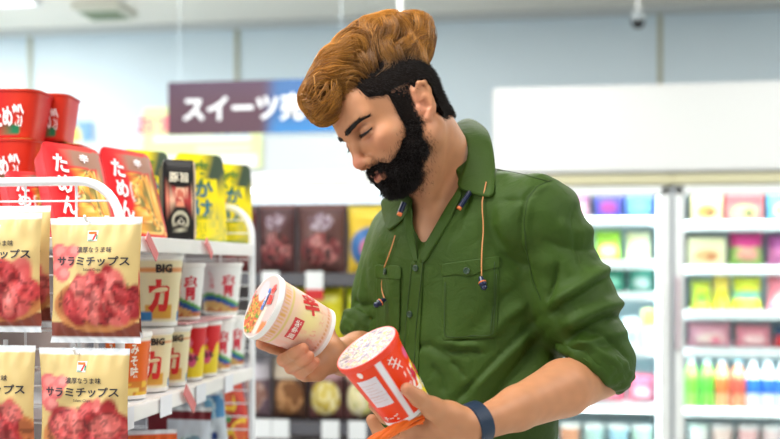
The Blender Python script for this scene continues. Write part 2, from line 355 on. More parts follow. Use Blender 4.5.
items = [  # level, px0, px1, height, soft, paint, name, label
 (LVR[0], 690, 721, .142, 0, P2((246, 226, 176), blob=(206, 150, 80), blob2=(120, 90, 60)), 'frozen_food_carton', 'pale cream food carton at the left of the right freezer\'s top shelf'),
 (LVR[0], 723, 762, .138, 0, P2((205, 128, 128), top=(190, 90, 95), blob=(240, 220, 160), blob2=(90, 110, 60)), 'frozen_food_carton', 'dusty red food carton in the middle of the right freezer\'s top shelf'),
 (LVR[0], 765, 800, .15, 0, P2((110, 185, 225), blob=(240, 230, 130)), 'frozen_food_carton', 'light blue food carton at the right of the right freezer\'s top shelf'),
 (LVR[1], 686, 725, .125, 0, P2((246, 240, 196), blob=(232, 190, 130), blob2=(205, 120, 70)), 'frozen_food_carton', 'pale yellow carton with brown food picture, second shelf of the right freezer'),
 (LVR[1], 728, 764, .145, 1, P2((170, 215, 110), top=(236, 60, 150), blob=(240, 170, 150)), 'frozen_food_bag', 'pink and lime green bag on the second shelf of the right freezer'),
 (LVR[1], 766, 800, .135, 1, P2((226, 130, 190), top=(190, 90, 170)), 'frozen_food_bag', 'mauve bag at the right end of the right freezer\'s second shelf'),
 (LVR[2], 690, 712, .13, 1, P2((215, 226, 70), blob=(120, 190, 60)), 'frozen_food_bag', 'lime yellow bag furthest left on the third shelf of the right freezer'),
 (LVR[2], 712, 730, .15, 1, P2((240, 228, 60), top=(244, 215, 90)), 'frozen_food_bag', 'narrow yellow bag second from left on the third shelf of the right freezer'),
 (LVR[2], 731, 762, .145, 1, P2((224, 232, 60), band=(110, 200, 180)), 'frozen_food_bag', 'wide yellow green bag with a blue band on the third freezer shelf'),
 (LVR[2], 766, 800, .15, 1, P2((236, 130, 150), blob=(245, 220, 220)), 'frozen_food_bag', 'rose pink bag on the third shelf at the right edge'),
 (LVR[3], 686, 732, .11, 1, P2((240, 170, 185), blob=(245, 215, 205), blob2=(240, 120, 145)), 'frozen_food_bag', 'long pale pink bag at the left of the right freezer\'s fourth shelf'),
 (LVR[3], 734, 772, .10, 1, P2((244, 150, 165), blob=(246, 200, 200)), 'frozen_food_bag', 'pink bag in the middle of the right freezer\'s fourth shelf'),
 (LVR[3], 773, 800, .095, 1, P2((225, 60, 70), top=(40, 90, 130)), 'frozen_food_bag', 'red and navy bag at the right end of the right freezer\'s fourth shelf'),
 (LVL[0], 548, 592, .135, 1, P2((232, 180, 190), top=(190, 110, 170)), 'frozen_food_bag', 'mauve and pink bag on the left freezer\'s top shelf beside the man\'s shoulder'),
 (LVL[0], 594, 622, .135, 0, P2((70, 70, 160), blob=(150, 60, 130)), 'frozen_food_carton', 'dark blue carton in the middle of the left freezer\'s top shelf'),
 (LVL[0], 624, 653, .128, 0, P2((90, 130, 205), blob=(120, 190, 220)), 'frozen_food_carton', 'mid blue carton at the right of the left freezer\'s top shelf'),
 (LVL[1], 594, 622, .135, 1, P2((160, 215, 60), blob=(225, 240, 130)), 'frozen_food_bag', 'lime green bag on the second shelf of the left freezer'),
 (LVL[1], 625, 652, .13, 1, P2((240, 236, 196), blob=(236, 215, 150)), 'frozen_food_bag', 'pale cream bag on the second shelf of the left freezer'),
 (LVL[2], 598, 626, .12, 1, P2((40, 160, 130), blob=(140, 220, 190)), 'frozen_food_bag', 'dark teal bag on the third shelf of the left freezer'),
 (LVL[2], 627, 655, .115, 1, P2((100, 200, 175), blob=(220, 240, 235)), 'frozen_food_bag', 'pale teal bag on the third shelf of the left freezer'),
 (LVL[3], 622, 640, .13, 0, P2((226, 236, 240), blob=(170, 210, 230)), 'frozen_food_carton', 'white carton beside the man\'s elbow on the left freezer\'s fourth shelf'),
 (LVL[3], 641, 656, .17, 0, P2((235, 240, 210), top=(225, 225, 90)), 'frozen_food_carton', 'white carton with yellow top on the left freezer\'s fourth shelf'),
 (LVL[4], 584, 626, .115, 1, P2((236, 100, 130), blob=(245, 160, 175)), 'frozen_food_bag', 'hot pink bag below the man\'s sleeve on the left freezer\'s fifth shelf'),
 (LVL[4], 627, 656, .12, 1, P2((240, 120, 150), blob=(250, 200, 210)), 'frozen_food_bag', 'light pink bag at the right of the left freezer\'s fifth shelf'),
]
for z, a, b, h, soft, pf, nm, lb in items:
    x0, x1 = R(a+1, b-1); box_item(nm, lb, 'food bag' if soft else 'carton', x0, x1, YB, z+.001, h, .10, pf, 'frozen food in the glass door freezers', soft=bool(soft))
def bottle(label, px, z, y, liquid, band, cap, h=.205, r=.031, group='bottles in the right freezer'):
    k = h/.205; t = thing('drink_bottle', label, 'bottle', (xs(px, y), y, z), 0, group)
    prof = [(.001, 0), (r*.9, 0), (r, .006*k), (r, .05*k), (r*.95, .055*k), (r, .06*k), (r, .13*k), (r*.93, .145*k), (r*.55, .175*k), (r*.42, .182*k), (r*.42, .19*k)]
    mb = MB(); mb.lathe(prof, 20); mb.build('bottle_body', mat('pet_%s' % str(liquid), lin(*liquid), .12), t)
    mb = MB(); mb.lathe([(r*1.01, .062*k), (r*1.02, .064*k), (r*1.02, .125*k), (r*1.01, .127*k)], 20); mb.build('bottle_label', mat('blabel_%s' % str(band), lin(*band), .4), t)
    mb = MB(); mb.lathe([(r*.47, .188*k), (r*.48, .19*k), (r*.48, h-.002), (r*.43, h)], 16); mb.build('cap', mat('cap_%s' % str(cap), lin(*cap), .4), t)
for i, (px, li, ba, cp, lb) in enumerate([(691, (150, 226, 90), (120, 205, 60), (235, 240, 245), 'bright green tea bottle, leftmost on the right freezer\'s bottle shelf'), (707, (130, 222, 80), (90, 200, 60), (220, 240, 245), 'green tea bottle second from left on the right freezer\'s bottle shelf'),
    (722, (240, 170, 120), (236, 120, 60), (205, 225, 240), 'orange drink bottle third from left on the right freezer\'s bottle shelf'), (738, (240, 150, 110), (226, 90, 70), (150, 215, 235), 'red orange drink bottle fourth from left on the right freezer\'s bottle shelf'),
    (753, (225, 236, 244), (40, 120, 215), (240, 244, 248), 'clear bottle with blue label, fifth from left on the bottle shelf'), (768, (222, 234, 244), (40, 110, 210), (240, 244, 248), 'clear bottle with blue label, sixth from left on the bottle shelf'), (783, (222, 234, 244), (60, 130, 220), (240, 244, 248), 'clear bottle with blue label at the right edge of the view')]):
    bottle(lb, px, LVR[4]+.001, YB-.04, li, ba, cp)
def tub(label, px, z, y, col, lid, r=.045, h=.115, group='tubs at the bottom of the freezers'):
    t = thing('ice_cream_tub', label, 'tub', (xs(px, y), y, z), 0, group)
    mb = MB(); mb.lathe([(.001, 0), (r*.8, 0), (r*.82, .004), (r, h-.015)], 24); mb.build('tub_body', mat('tub_%s' % str(col), lin(*col), .4), t)
    mb = MB(); mb.lathe([(r*1.05, h-.018), (r*1.06, h-.004), (r, h), (.001, h)], 24); mb.build('lid', mat('lid_%s' % str(lid), lin(*lid), .4), t)
for i, (px, z, c1, c2, lb) in enumerate([(698, LVR[5], (244, 244, 240), (225, 245, 235), 'white tub at the left of the right freezer\'s lowest visible shelf'), (722, LVR[5], (244, 215, 205), (240, 235, 235), 'pale pink tub second from left on the right freezer\'s lowest shelf'), (748, LVR[5], (242, 190, 190), (245, 240, 240), 'pink tub third from left on the right freezer\'s lowest shelf'), (772, LVR[5], (240, 215, 215), (245, 245, 245), 'pale rose tub at the right end of the freezers\' lowest shelf'),
    (570, LVL[5], (235, 160, 120), (240, 240, 235), 'orange tub beside the man\'s shirt on the left freezer\'s lowest shelf'), (594, LVL[5], (190, 230, 225), (240, 250, 250), 'pale teal tub on the left freezer\'s lowest shelf'), (618, LVL[5], (170, 215, 235), (240, 250, 250), 'pale blue tub on the left freezer\'s lowest shelf'), (642, LVL[5], (200, 235, 215), (240, 250, 250), 'mint tub at the right of the left freezer\'s lowest shelf')]):
    tub(lb, px, z+.001, YB-.03, c1, c2)

# ================================================================== white open chiller along the back wall
t = thing('open_chiller', 'white open-front chiller along the back wall, beyond the middle shelving', 'chiller', (-1.75, 4.8, 0))
def bx(mb, a, b, **k): a = np.array(a, float); b = np.array(b, float); return mb.box((a+b)/2, b-a, **k)
mb = MB(); bx(mb, (-1.0, .1, 0), (1.2, .75, .5), bev=.01); bx(mb, (-1.0, .62, .5), (1.2, .75, 1.88)); bx(mb, (-1.0, 0, .5), (-.96, .7, 1.88), bev=.01); bx(mb, (1.16, 0, .5), (1.2, .7, 1.88), bev=.01); mb.build('cabinet', M_fz, t)
mb = MB(); bx(mb, (-.96, -.05, 1.70), (1.16, .62, 1.88), bev=.01); mb.build('canopy', mat('chiller_enamel', lin(196, 203, 209), .5), t)
mb = MB(); bx(mb, (-.93, .0, 1.675), (1.13, .05, 1.699), bev=.005); mb.build('led_strip', M_led, t)
for z in (.78, 1.08, 1.38): mb = MB(); bx(mb, (-.95, .12, z-.02), (1.15, .62, z), bev=.003); mb.build('chiller_shelf', M_shelf, t)

# ================================================================== middle shelving with pouches
MY = 3.22
M_dark = mat('dark_shelf_edge', lin(92, 92, 100), .5); M_mid = mat('middle_shelf_metal', lin(120, 112, 112), .5)
t = thing('shelving_unit', 'middle shelving unit with a bright lit canopy, stocked with snack pouches', 'shelving', (-.88, MY, 0)); hw = .61
mb = MB(); bx(mb, (-hw, .30, 0), (hw, .34, 1.575)); bx(mb, (-hw, -.02, 0), (-hw+.02, .34, 1.575)); bx(mb, (hw-.02, -.02, 0), (hw, .34, 1.575)); bx(mb, (-hw, 0, 0), (hw, .34, .12)); mb.build('shelving_frame', mat('shelving_back', lin(150, 140, 140), .6), t, False)
mb = MB(); bx(mb, (-hw, -.06, 1.535), (hw, .34, 1.583), bev=.008); mb.build('canopy', mat('canopy_white', lin(244, 246, 248), .4), t)
mb = MB(); bx(mb, (-hw+.02, -.05, 1.522), (hw-.02, .02, 1.534), bev=.004); mb.build('led_strip', M_led, t)
mb = MB(); bx(mb, (-hw+.02, .0, 1.487), (hw-.02, .004, 1.522)); mb.build('sale_strip', mat('sale_strip', lin(205, 215, 225), .5, var=.12, vscale=30), t)
SH = [1.278, 1.062, .825, .5]
for z in SH:
    mb = MB(); bx(mb, (-hw+.02, .01, z-.02), (hw-.02, .30, z), bev=.002); bx(mb, (-hw+.02, -.012, z-.038), (hw-.02, .01, z), bev=.003); mb.build('shelf', M_dark, t)
for z, pxs in ((SH[0]-.006, (314, 366, 270)), (SH[2]-.004, (280, 330, 357, 262))):
    for px in pxs:
        x = xs(px, MY-.02)+.88; k = MB(); bx(k, (x-.027, -.016, z-.045), (x+.027, -.0125, z+.012)); o = k.build('price_tag', mat('price_tag', lin(236, 240, 244), .5), t, False)
        if z > 1.2: k = MB(); bx(k, (x-.028, -.0175, z-.075), (x+.028, -.0135, z-.043)); k.build('red_tag', mat('red_tag', lin(205, 40, 45), .5), t, False)
def pouch_on(label, px0, px1, z, h, paint, y=MY+.055, d=.06, group='snack pouches on the middle shelving', word=None, wc=(255, 255, 255), name='snack_pouch'):
    o = box_item(name, label, 'snack pouch', xs(px0, y), xs(px1, y), y, z+.001, h, d, paint, group, soft=True, n=36, word=word, wcol=wc); return o
def choc_paint(seed, base=(88, 58, 58)):
    def f(u, v):
        p = Paint(u, v, lin(*base)); p.rect(0, .93, 1, 1, lin(120, 80, 75)); p.speck(.08, .1, .92, .58, [lin(66, 40, 40), lin(140, 66, 68), lin(104, 46, 48), lin(176, 112, 108), lin(60, 38, 38)], 9, seed)
        p.speck(.2, .62, .8, .86, [lin(130, 106, 118), lin(180, 164, 176), lin(104, 74, 80)], 12, seed+1); return p
    return f
pouch_on('brown pouch of dried meat, left of the two under the bright canopy', 259, 296, SH[0], .212, choc_paint(1))
pouch_on('brown pouch of dried meat beside the man\'s sleeve, wider right one of two', 298, 346, SH[0], .21, choc_paint(5, (98, 66, 62)))
def yb(u, v): p = Paint(u, v, lin(226, 190, 60)); p.ell(.55, .38, .5, .3, lin(60, 110, 170)); p.ell(.6, .36, .3, .18, lin(200, 110, 140)); p.rect(0, .8, 1, 1, lin(238, 205, 70)); return p
pouch_on('yellow and blue pouch peeking out at the man\'s right sleeve', 348, 392, SH[0], .205, yb)
for k, (a, b) in enumerate(((215, 240), (238, 257))): pouch_on(['reddish pouch seen through the white wire panel, left one', 'reddish pouch seen through the white wire panel, right one'][k], a, b, SH[0], .2, choc_paint(9+k, (110, 50, 50)))
def yel(seed, b=(232, 222, 50)):
    def f(u, v): p = Paint(u, v, lin(*b)); p.speck(.15, .15, .85, .6, [lin(240, 230, 90), lin(225, 200, 40), lin(200, 190, 30)], 6, seed); p.rect(.1, .72, .9, .84, lin(240, 236, 130)); return p
    return f
pouch_on('bright yellow snack bag behind the white cup in the man\'s right hand', 294, 344, SH[1], .172, yel(3))
pouch_on('lime yellow snack bag just left of the man\'s rolled sleeve', 346, 384, SH[1], .172, yel(4, (200, 214, 40)))
pouch_on('orange snack bag behind the white wire panel on the middle shelf', 256, 292, SH[1], .17, yel(8, (205, 120, 60)))
def food(seed, base, foodc, top):
    def f(u, v): p = Paint(u, v, lin(*base)); p.rect(0, .62, 1, 1, lin(*top)); p.speck(.06, .08, .94, .6, [lin(*c) for c in foodc], 8, seed); p.rect(0, 0, 1, .05, lin(60, 45, 45)); return p
    return f
pouch_on('grey pouch of brown pasta beside the white post, leftmost below', 238, 271, SH[2], .20, food(2, (120, 100, 110), [(150, 110, 100), (190, 160, 150), (110, 90, 110)], (205, 200, 210)))
pouch_on('brown pouch of fried snack under the man\'s curled fingers', 273, 307, SH[2], .205, food(3, (90, 62, 50), [(150, 100, 60), (190, 140, 95), (130, 85, 50)], (205, 190, 170)))
pouch_on('pink topped pouch of yellow snacks below the man\'s right wrist', 309, 344, SH[2], .205, food(4, (110, 70, 70), [(226, 205, 110), (240, 230, 180), (205, 180, 80)], (190, 150, 155)))
pouch_on('pouch of pale yellow snacks just left of the red cup', 345, 378, SH[2], .2, food(5, (110, 70, 70), [(236, 226, 170), (240, 232, 200), (205, 200, 120)], (215, 190, 170)))
for k, (a, b) in enumerate(((254, 290), (292, 330), (332, 368))): pouch_on(['dark pouch on the lowest visible middle shelf, left one', 'dark pouch on the lowest visible middle shelf, middle one', 'dark pouch on the lowest visible middle shelf, right one'][k], a, b, SH[3], .25, choc_paint(20+k, (120, 90, 85)))
# ================================================================== near shelving unit (gondola) on the left
GX = -.70; GN = 1.65; GF = 2.40            # shelf front edge, near and far end panels
ZT, ZL, ZB = 1.347, 1.067, 0.832
M_wire = mat('white_wire', lin(238, 240, 244), .35)
t = thing('noodle_gondola', 'white wire-ended shelving unit on the left, stocked with noodles and snacks', 'shelving', (GX, GN, 0))
Lg = GF-GN; DP = .44
mb = MB(); bx(mb, (-DP-.02, 0, 0), (-DP, Lg, 1.38)); mb.build('back_panel', mat('gondola_back', lin(178, 160, 156), .6), t, False)
bx(MB(), (-DP, 0, 0), (-.02, Lg, .12), bev=.004).build('base', M_wire, t)
for z in (ZT, ZL, ZB, .45):
    mb = MB(); bx(mb, (-DP, .012, z-.018), (0, Lg-.012, z), bev=.002); sh = mb.build('shelf', M_wire, t)
    mb = MB(); bx(mb, (-.002, .012, z-.024), (.006, Lg-.012, z+.003), bev=.002); mb.build('price_rail', mat('price_rail', lin(240, 238, 236), .3), sh)
def end_panel(y, name):
    r = .07; w0 = -DP; zt = 1.437
    pts = [(w0, y, .0), (w0, y, zt-r)] + [(w0+r-r*math.cos(a), y, zt-r+r*math.sin(a)) for a in np.linspace(.2, PI/2, 7)] + [(-r+r*math.sin(a), y, zt-r+r*math.cos(a)) for a in np.linspace(0, PI/2, 9)] + [(0, y, zt-r-.05), (0, y, 0)]
    p = MB().tube(pts, .0075, 10).build(name, M_wire, t)
    mb = MB(); z = zt-.032
    while z > .1:
        e = 0 if z < zt-r else r-math.sqrt(max(r*r-(z-(zt-r))**2, 0)); mb.tube([(w0+e, y, z), (-e, y, z)], .0018, 6); z -= .03
    for k in range(1, 5): mb.tube([(w0+k*DP/5+.012, y+.003, .05), (w0+k*DP/5+.012, y+.003, zt)], .002, 6)
    mb.build('wire_grid', M_wire, p)
end_panel(0.0, 'end_frame'); end_panel(Lg, 'end_frame')

def gpos(px, inset):                        # a place on the shelf: room x, y
    x = GX-inset; y, d = ray_x(px, x); return x, y
# --- generic builders -------------------------------------------------
def super_ring(w, h, n=40, e=5.0):
    th = np.linspace(0, 2*PI, n, endpoint=False)+PI/4*0; c, s = np.cos(th), np.sin(th)
    return np.stack([w/2*np.sign(c)*np.abs(c)**(2/e), h/2*np.sign(s)*np.abs(s)**(2/e)], 1)
def pack(name, label, cat, loc, w, h, d, face, side, group, rz=0, tilt=0, roll=0, deco=None, back=.86, n=56, e=11.0):
    """rectangular noodle tray in shrink film: printed lid towards -y, tapering to the back"""
    o = thing(name, label, cat, loc, 0, group); Rm = Matrix.Rotation(rz, 4, 'Z') @ Matrix.Rotation(tilt, 4, 'X') @ Matrix.Rotation(roll, 4, 'Y'); o.rotation_euler = Rm.to_euler()
    rings = []; prof = [(1.0, 0), (1.0, .004), (.965, .010), (.955, .016), ((.955+back)/2, d*.55), (back, d-.006), (back-.06, d), (.01, d)]
    R0 = super_ring(w, h, n, e)
    P = np.array([[(R0[j, 0]*s, y, R0[j, 1]*s+h/2) for j in range(n)] for s, y in prof]); uu = P[..., 0]/w+.5; vv = P[..., 2]/h
    col = side(uu, vv).c; mb = MB(); F = []
    mb.grid(np.transpose(P, (1, 0, 2)), 0, np.transpose(col, (1, 0, 2)), closed_u=True); mb.build('tray', M_print, o)
    K = np.linspace(1, 0, 22); G = np.array([[(R0[j, 0]*s, -.0008-.004*(1-s**4), R0[j, 1]*s+h/2) for j in range(n)] for s in K]); uu = G[..., 0]/w+.5; vv = G[..., 2]/h
    mb = MB(); mb.grid(np.transpose(G, (1, 0, 2)), 0, np.transpose(face(uu, vv).c, (1, 0, 2)), closed_u=True); lid = mb.build('lid', M_print, o)
    if deco: deco(lid, o, w, h, d)
    return o
def cup(name, label, cat, loc, r, h, paint, group, rot=None, lidpaint=None, deco=None, liddeco=None, taper=.78, nth=72, rim=(245, 243, 240), parent_names=True, basec=(240, 238, 235), mat_body=None):
    """paper noodle cup, base at z = 0; paint(u, v) with u = angle 0..1 (0.5 faces -y)"""
    o = thing(name, label, cat, loc, 0, group)
    if rot is not None: o.rotation_euler = rot.to_euler()
    zz = np.concatenate([np.linspace(.004, h-.006, 30)]); th = np.linspace(0, 2*PI, nth, endpoint=False); rr = r*(taper+(1-taper)*((zz/h)**1.0)); rr = rr*.975
    ang = -PI/2+(th-PI); P = np.stack([np.cos(ang)[:, None]*rr[None], np.sin(ang)[:, None]*rr[None], np.broadcast_to(zz, (nth, len(zz)))], -1)
    uu, vv = np.meshgrid(th/(2*PI), zz/h, indexing='ij'); mb = MB(); mb.grid(P, 0, paint(uu, vv).c, closed_u=True); body = mb.build('cup_wall', mat_body or M_print, o)
    def surf(u, v, off=0):       # u metres along the wall from the front line, v metres up
        u = np.asarray(u, float); v = np.asarray(v, float); q = r*.975*(taper+(1-taper)*v/h); a = -PI/2+u/(r*.9); return np.stack([np.cos(a)*(q+off), np.sin(a)*(q+off), v], -1)
    mb = MB(); mb.lathe([(r*taper*.90, .006), (r*taper*.93, 0), (r*taper*.99, .001), (r*taper*.995, .007), (r*taper*.97, .012)], 48); mb.build('base_rim', mat('cupbase_%s' % str(basec), lin(*basec), .5), o)
    mb = MB(); mb.lathe([(r*.965, h-.009), (r*1.0, h-.008), (r*1.015, h-.004), (r*1.0, h), (r*.97, h+.0006), (r*.955, h-.001)], 56); mb.build('lip', mat('cuplip_%s' % str(rim), lin(*rim), .4), o)
    K = np.linspace(1, 0, 20); G = np.array([[(math.cos(a)*r*.99*k, math.sin(a)*r*.99*k, h+.0008-.0012*(1-k)) for a in ang] for k in K]); uu = G[..., 0]/r*.5+.5; vv = G[..., 1]/r*.5+.5
    mb = MB(); lp = lidpaint or (lambda u, v: Paint(u, v, lin(240, 238, 235))); mb.grid(np.transpose(G, (1, 0, 2)), 0, np.transpose(lp(uu, vv).c, (1, 0, 2)), closed_u=True); lid = mb.build('lid', M_card, o)
    if deco: deco(body, surf, r, h)
    if liddeco: liddeco(lid, flat_surf((0, 0, h+.0014), (1, 0, 0), (0, 1, 0)), r)
    return o
def pouch(name, label, cat, loc, w, h, d, paint, group, rz=0, tilt=0, roll=0, deco=None, nu=40, nv=52, seed=0, seal=(236, 240, 246), crink=.0022, m=None):
    """pillow bag standing on z = 0, front towards -y"""
    o = bpy.data.objects.new(name, None); C.objects.link(o); o.location = loc; tag(o, label, cat, group)
    o.rotation_euler = (Matrix.Rotation(rz, 4, 'Z') @ Matrix.Rotation(tilt, 4, 'X') @ Matrix.Rotation(roll, 4, 'Y')).to_euler()
    def front(u, v, sgn=-1):
        U = np.clip(u/w+.5, 0, 1); V = np.clip(v/h, 0, 1)
        bul = (1-np.abs(2*U-1)**2.6)**.8*np.clip(np.sin(np.clip((V-.035)/.93, 0, 1)*PI), 0, 1)**.62
        cr = crink*(np.sin(u*310+seed+5*np.sin(v*40))*np.exp(-((V-.05)/.12)**2)+np.sin(u*270+seed*2)*np.exp(-((V-.95)/.1)**2))+crink*.9*np.sin(u*60-v*90+seed)*bul*.7+crink*(2*vnoise(U*3+9, V*3, 3, seed)-1)*bul*1.6
        x = u*(1-.055*np.sin(np.clip(V, 0, 1)*PI)); y = sgn*(bul*d/2)+cr; return np.stack([x, y, v+0*u], -1)
    def surf(u, v, off=0):
        u = np.asarray(u, float); v = np.asarray(v, float); p = front(u, v); e = 1e-4; a = front(u+e, v)-p; b = front(u, v+e)-p; nrm = np.cross(a, b); nrm /= np.linalg.norm(nrm, axis=-1)[..., None]+1e-15; return p+nrm*off
    uu, vv = np.meshgrid(np.linspace(-w/2, w/2, nu), np.linspace(0, h, nv), indexing='ij'); c = paint(uu/w+.5, vv/h).c
    s = ((vv/h < .045) | (vv/h > .955)); c = np.where(s[..., None], np.array(lin(*seal)), c)
    mb = MB(); mb.grid(front(uu, vv), 0, c); mb.grid(front(uu, vv, 1)[::-1], 0, (c*.9+.05)[::-1]); b = mb.build('bag', m or M_print, o, True, None)
    if deco: deco(b, surf, w, h)
    return o

# --- salami chip bags hanging on the near end panel --------------------------------
def salami_paint(seed):
    def f(u, v):
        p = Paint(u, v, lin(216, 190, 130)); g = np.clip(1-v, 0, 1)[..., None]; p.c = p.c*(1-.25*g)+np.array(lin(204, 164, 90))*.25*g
        for cx, cy, r in ((.10, .72, .12), (.2, .66, .11), (.05, .60, .11), (.27, .73, .09), (.14, .55, .1)): p.ell(cx, cy, r, r*.62, lin(214, 104, 104), .2); p.ell(cx+.02, cy+.01, r*.6, r*.36, lin(228, 140, 134), .5)
        p.rect(0, .045, 1, .16, lin(128, 62, 48))
        p.ell(.55, .30, .52, .215, lin(196, 128, 74), .06); p.ell(.55, .315, .47, .18, lin(172, 96, 58), .08)
        r = np.random.default_rng(seed)
        for k in range(34):
            a = r.uniform(0, 2*PI); q = r.uniform(0, 1)**.6; cx = .57+.37*q*math.cos(a); cy = .345+.155*q*math.sin(a)+.015; s = r.uniform(.10, .18); col = [(190, 62, 64), (204, 84, 82), (170, 48, 50), (212, 104, 98), (150, 38, 42)][k % 5]
            p.ell(cx, cy, s, s*.6, lin(*col), .25, r.uniform(0, 3)); p.ell(cx+.01, cy+.01, s*.55, s*.25, lin(*[min(255, c+26) for c in col]), .6, r.uniform(0, 3))
        n = vnoise(u, v*1.3, 30, seed); inside = (((u-.55)/.47)**2+((v-.345)/.19)**2 < 1); p.c = np.where((inside & (n > .64))[..., None], p.c*.55, p.c); p.c = np.where((inside & (n < .22))[..., None], np.clip(p.c*1.25, 0, 1), p.c)
        return p
    return f
def salami_deco(b, surf, w, h):
    mb = MB(); put_text(mb, surf, 'サラミチップス', 0, h*.655, w=w*.84, h=h*.078, bold=.022, off=.0008); put_text(mb, surf, '濃厚なうま味', .004, h*.745, w=w*.40, bold=.008, off=.0008); put_text(mb, surf, 'Salami Chips', .002, h*.585, w=w*.2, off=.0008); mb.build('lettering', ink(48, 44, 52), b, False)
    mb = MB(); c = w*.055; x, y = w*.0, h*.855
    put_rect(mb, surf, x-c, y-c, x+c, y+c, 0, .0006, 4, 4); l = mb.build('logo_square', ink(238, 240, 236), b, False)
    mb = MB(); put_rect(mb, surf, x-c*.8, y+c*.35, x+c*.7, y+c*.8, 0, .0010, 3, 2); mb.build('logo_bar', ink(232, 120, 40), l, False)
    mb = MB(); put_rect(mb, surf, x-c*.1, y-c*.8, x+c*.3, y+c*.4, 0, .0010, 2, 4, shear=.45); mb.build('logo_stem', ink(214, 40, 46), l, False)
    mb = MB(); put_rect(mb, surf, x+c*.72, y-c*.7, x+c*.95, y+c*.2, 0, .0010, 2, 3); put_rect(mb, surf, x-c*.85, y-c*.9, x+c*.2, y-c*.72, 0, .0010, 3, 2); mb.build('logo_i', ink(30, 140, 90), l, False)
PY = GN-.045
def hang(pxc, pyt, pyb, wpx, y, label, seed, tiltz=0):
    x, d = ray_y(pxc, y); zt_, zb_ = zat(pyt, d), zat(pyb, d); w = wpx/FPX*d
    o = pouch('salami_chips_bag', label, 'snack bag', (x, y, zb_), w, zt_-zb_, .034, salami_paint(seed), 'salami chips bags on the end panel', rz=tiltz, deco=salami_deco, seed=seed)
    return x, zt_
def hook(x, z, y, label):
    mb = MB(); mb.tube([(0, GN-y+.0, .0), (0, -.012, 0), (0, -.02, .008)], .0022, 8); mb.tube([(0, GN-y-.002, .012), (0, GN-y-.002, -.03)], .004, 8)
    o = mb.build('display_hook', M_wire, None); o.location = (x, y, z); tag(o, label, 'hook', 'display hooks on the end panel')
for pxc, pyt, pyb, wp, dy, lb, sd in ((95.5, 218, 343, 95, 0, 'cream salami chips bag hanging frontmost in the upper row beside the noodle cups', 3), (99.5, 217, 338, 90, .036, 'salami chips bag just behind the frontmost upper bag, its brown edge showing', 4),
     (-2, 213, 332, 94, -.004, 'cream salami chips bag cut off by the left edge in the upper row', 6), (7, 206, 327, 95, .032, 'darker salami chips bag behind the upper bag at the left edge', 8),
     (84.5, 348, 473, 96, 0, 'cream salami chips bag hanging in the lower row under the full upper bag', 12), (-8, 345, 470, 94, -.004, 'cream salami chips bag cut off by the left edge in the lower row', 15)):
    x, z = hang(pxc, pyt, pyb, wp, PY+dy-.02, lb, sd)
for pxc, pyt, nm in ((95.5, 222, 'white display hook holding the full upper salami chips bag'), (-2, 217, 'white display hook holding the upper salami bag at the left edge'), (84.5, 352, 'white display hook holding the lower salami chips bag'), (-8, 349, 'white display hook holding the lower salami bag at the left edge')):
    x, d = ray_y(pxc, PY); hook(x, zat(pyt, d), PY-.02, nm)

# --- red noodle packs on the top shelf ---------------------------------------------
RED = (204, 22, 30)
def red_face(u, v):
    p = Paint(u, v, lin(*RED)); p.mask(((u > .42)).astype(float), lin(196, 60, 56)); p.mask((np.abs(u-.44) < .012).astype(float), lin(240, 220, 215))
    p.speck(.46, .06, .97, .72, [lin(214, 150, 60), lin(230, 180, 80), lin(190, 110, 50), lin(236, 200, 120), lin(120, 110, 60)], 22, 5, False); p.rect(.5, .74, .97, .95, lin(150, 112, 96)); p.rect(.05, .05, .4, .12, lin(30, 130, 90)); return p
def red_side(u, v): return Paint(u, v, lin(206, 60, 66)).mask((v*0+1)*(np.abs(u-.5) < .44), lin(196, 10, 18))
def red_deco(lid, o, w, h, d):
    s = flat_surf((-w/2, -.0068, 0), (1, 0, 0), (0, 0, 1)); mb = MB(); put_text(mb, s, 'ためん', w*.25, h*.52, w=w*.26, h=h*.66, bold=.03, vertical=True); put_text(mb, s, '辛', w*.66, h*.84, w=w*.16, bold=.02); mb.build('lettering', ink(246, 236, 240), lid, False)
def bowl_face(u, v):
    p = Paint(u, v, lin(206, 24, 28)); p.mask(((u-.5)+(v-.5)*.5 > .12).astype(float), lin(206, 70, 30)); p.rect(.55, .02, .8, .16, lin(30, 130, 80)); p.rect(.75, .86, 1, 1, lin(190, 160, 70)); p.rect(.3, .72, .42, .9, lin(230, 140, 50)); return p
def bowl_deco(lid, o, w, h, d):
    s = flat_surf((-w/2, -.0068, 0), (1, 0, 0), (0, 0, 1)); mb = MB(); put_text(mb, s, 'いため粉', w*.5, h*.42, w=w*.72, h=h*.34, bold=.03, rot=.12); mb.build('lettering', ink(248, 240, 240), lid, False)
def onshelf(px, inset, z): x, y = gpos(px, inset); return (x, y, z)
D = math.radians
G1 = 'red noodle packs on the top shelf'
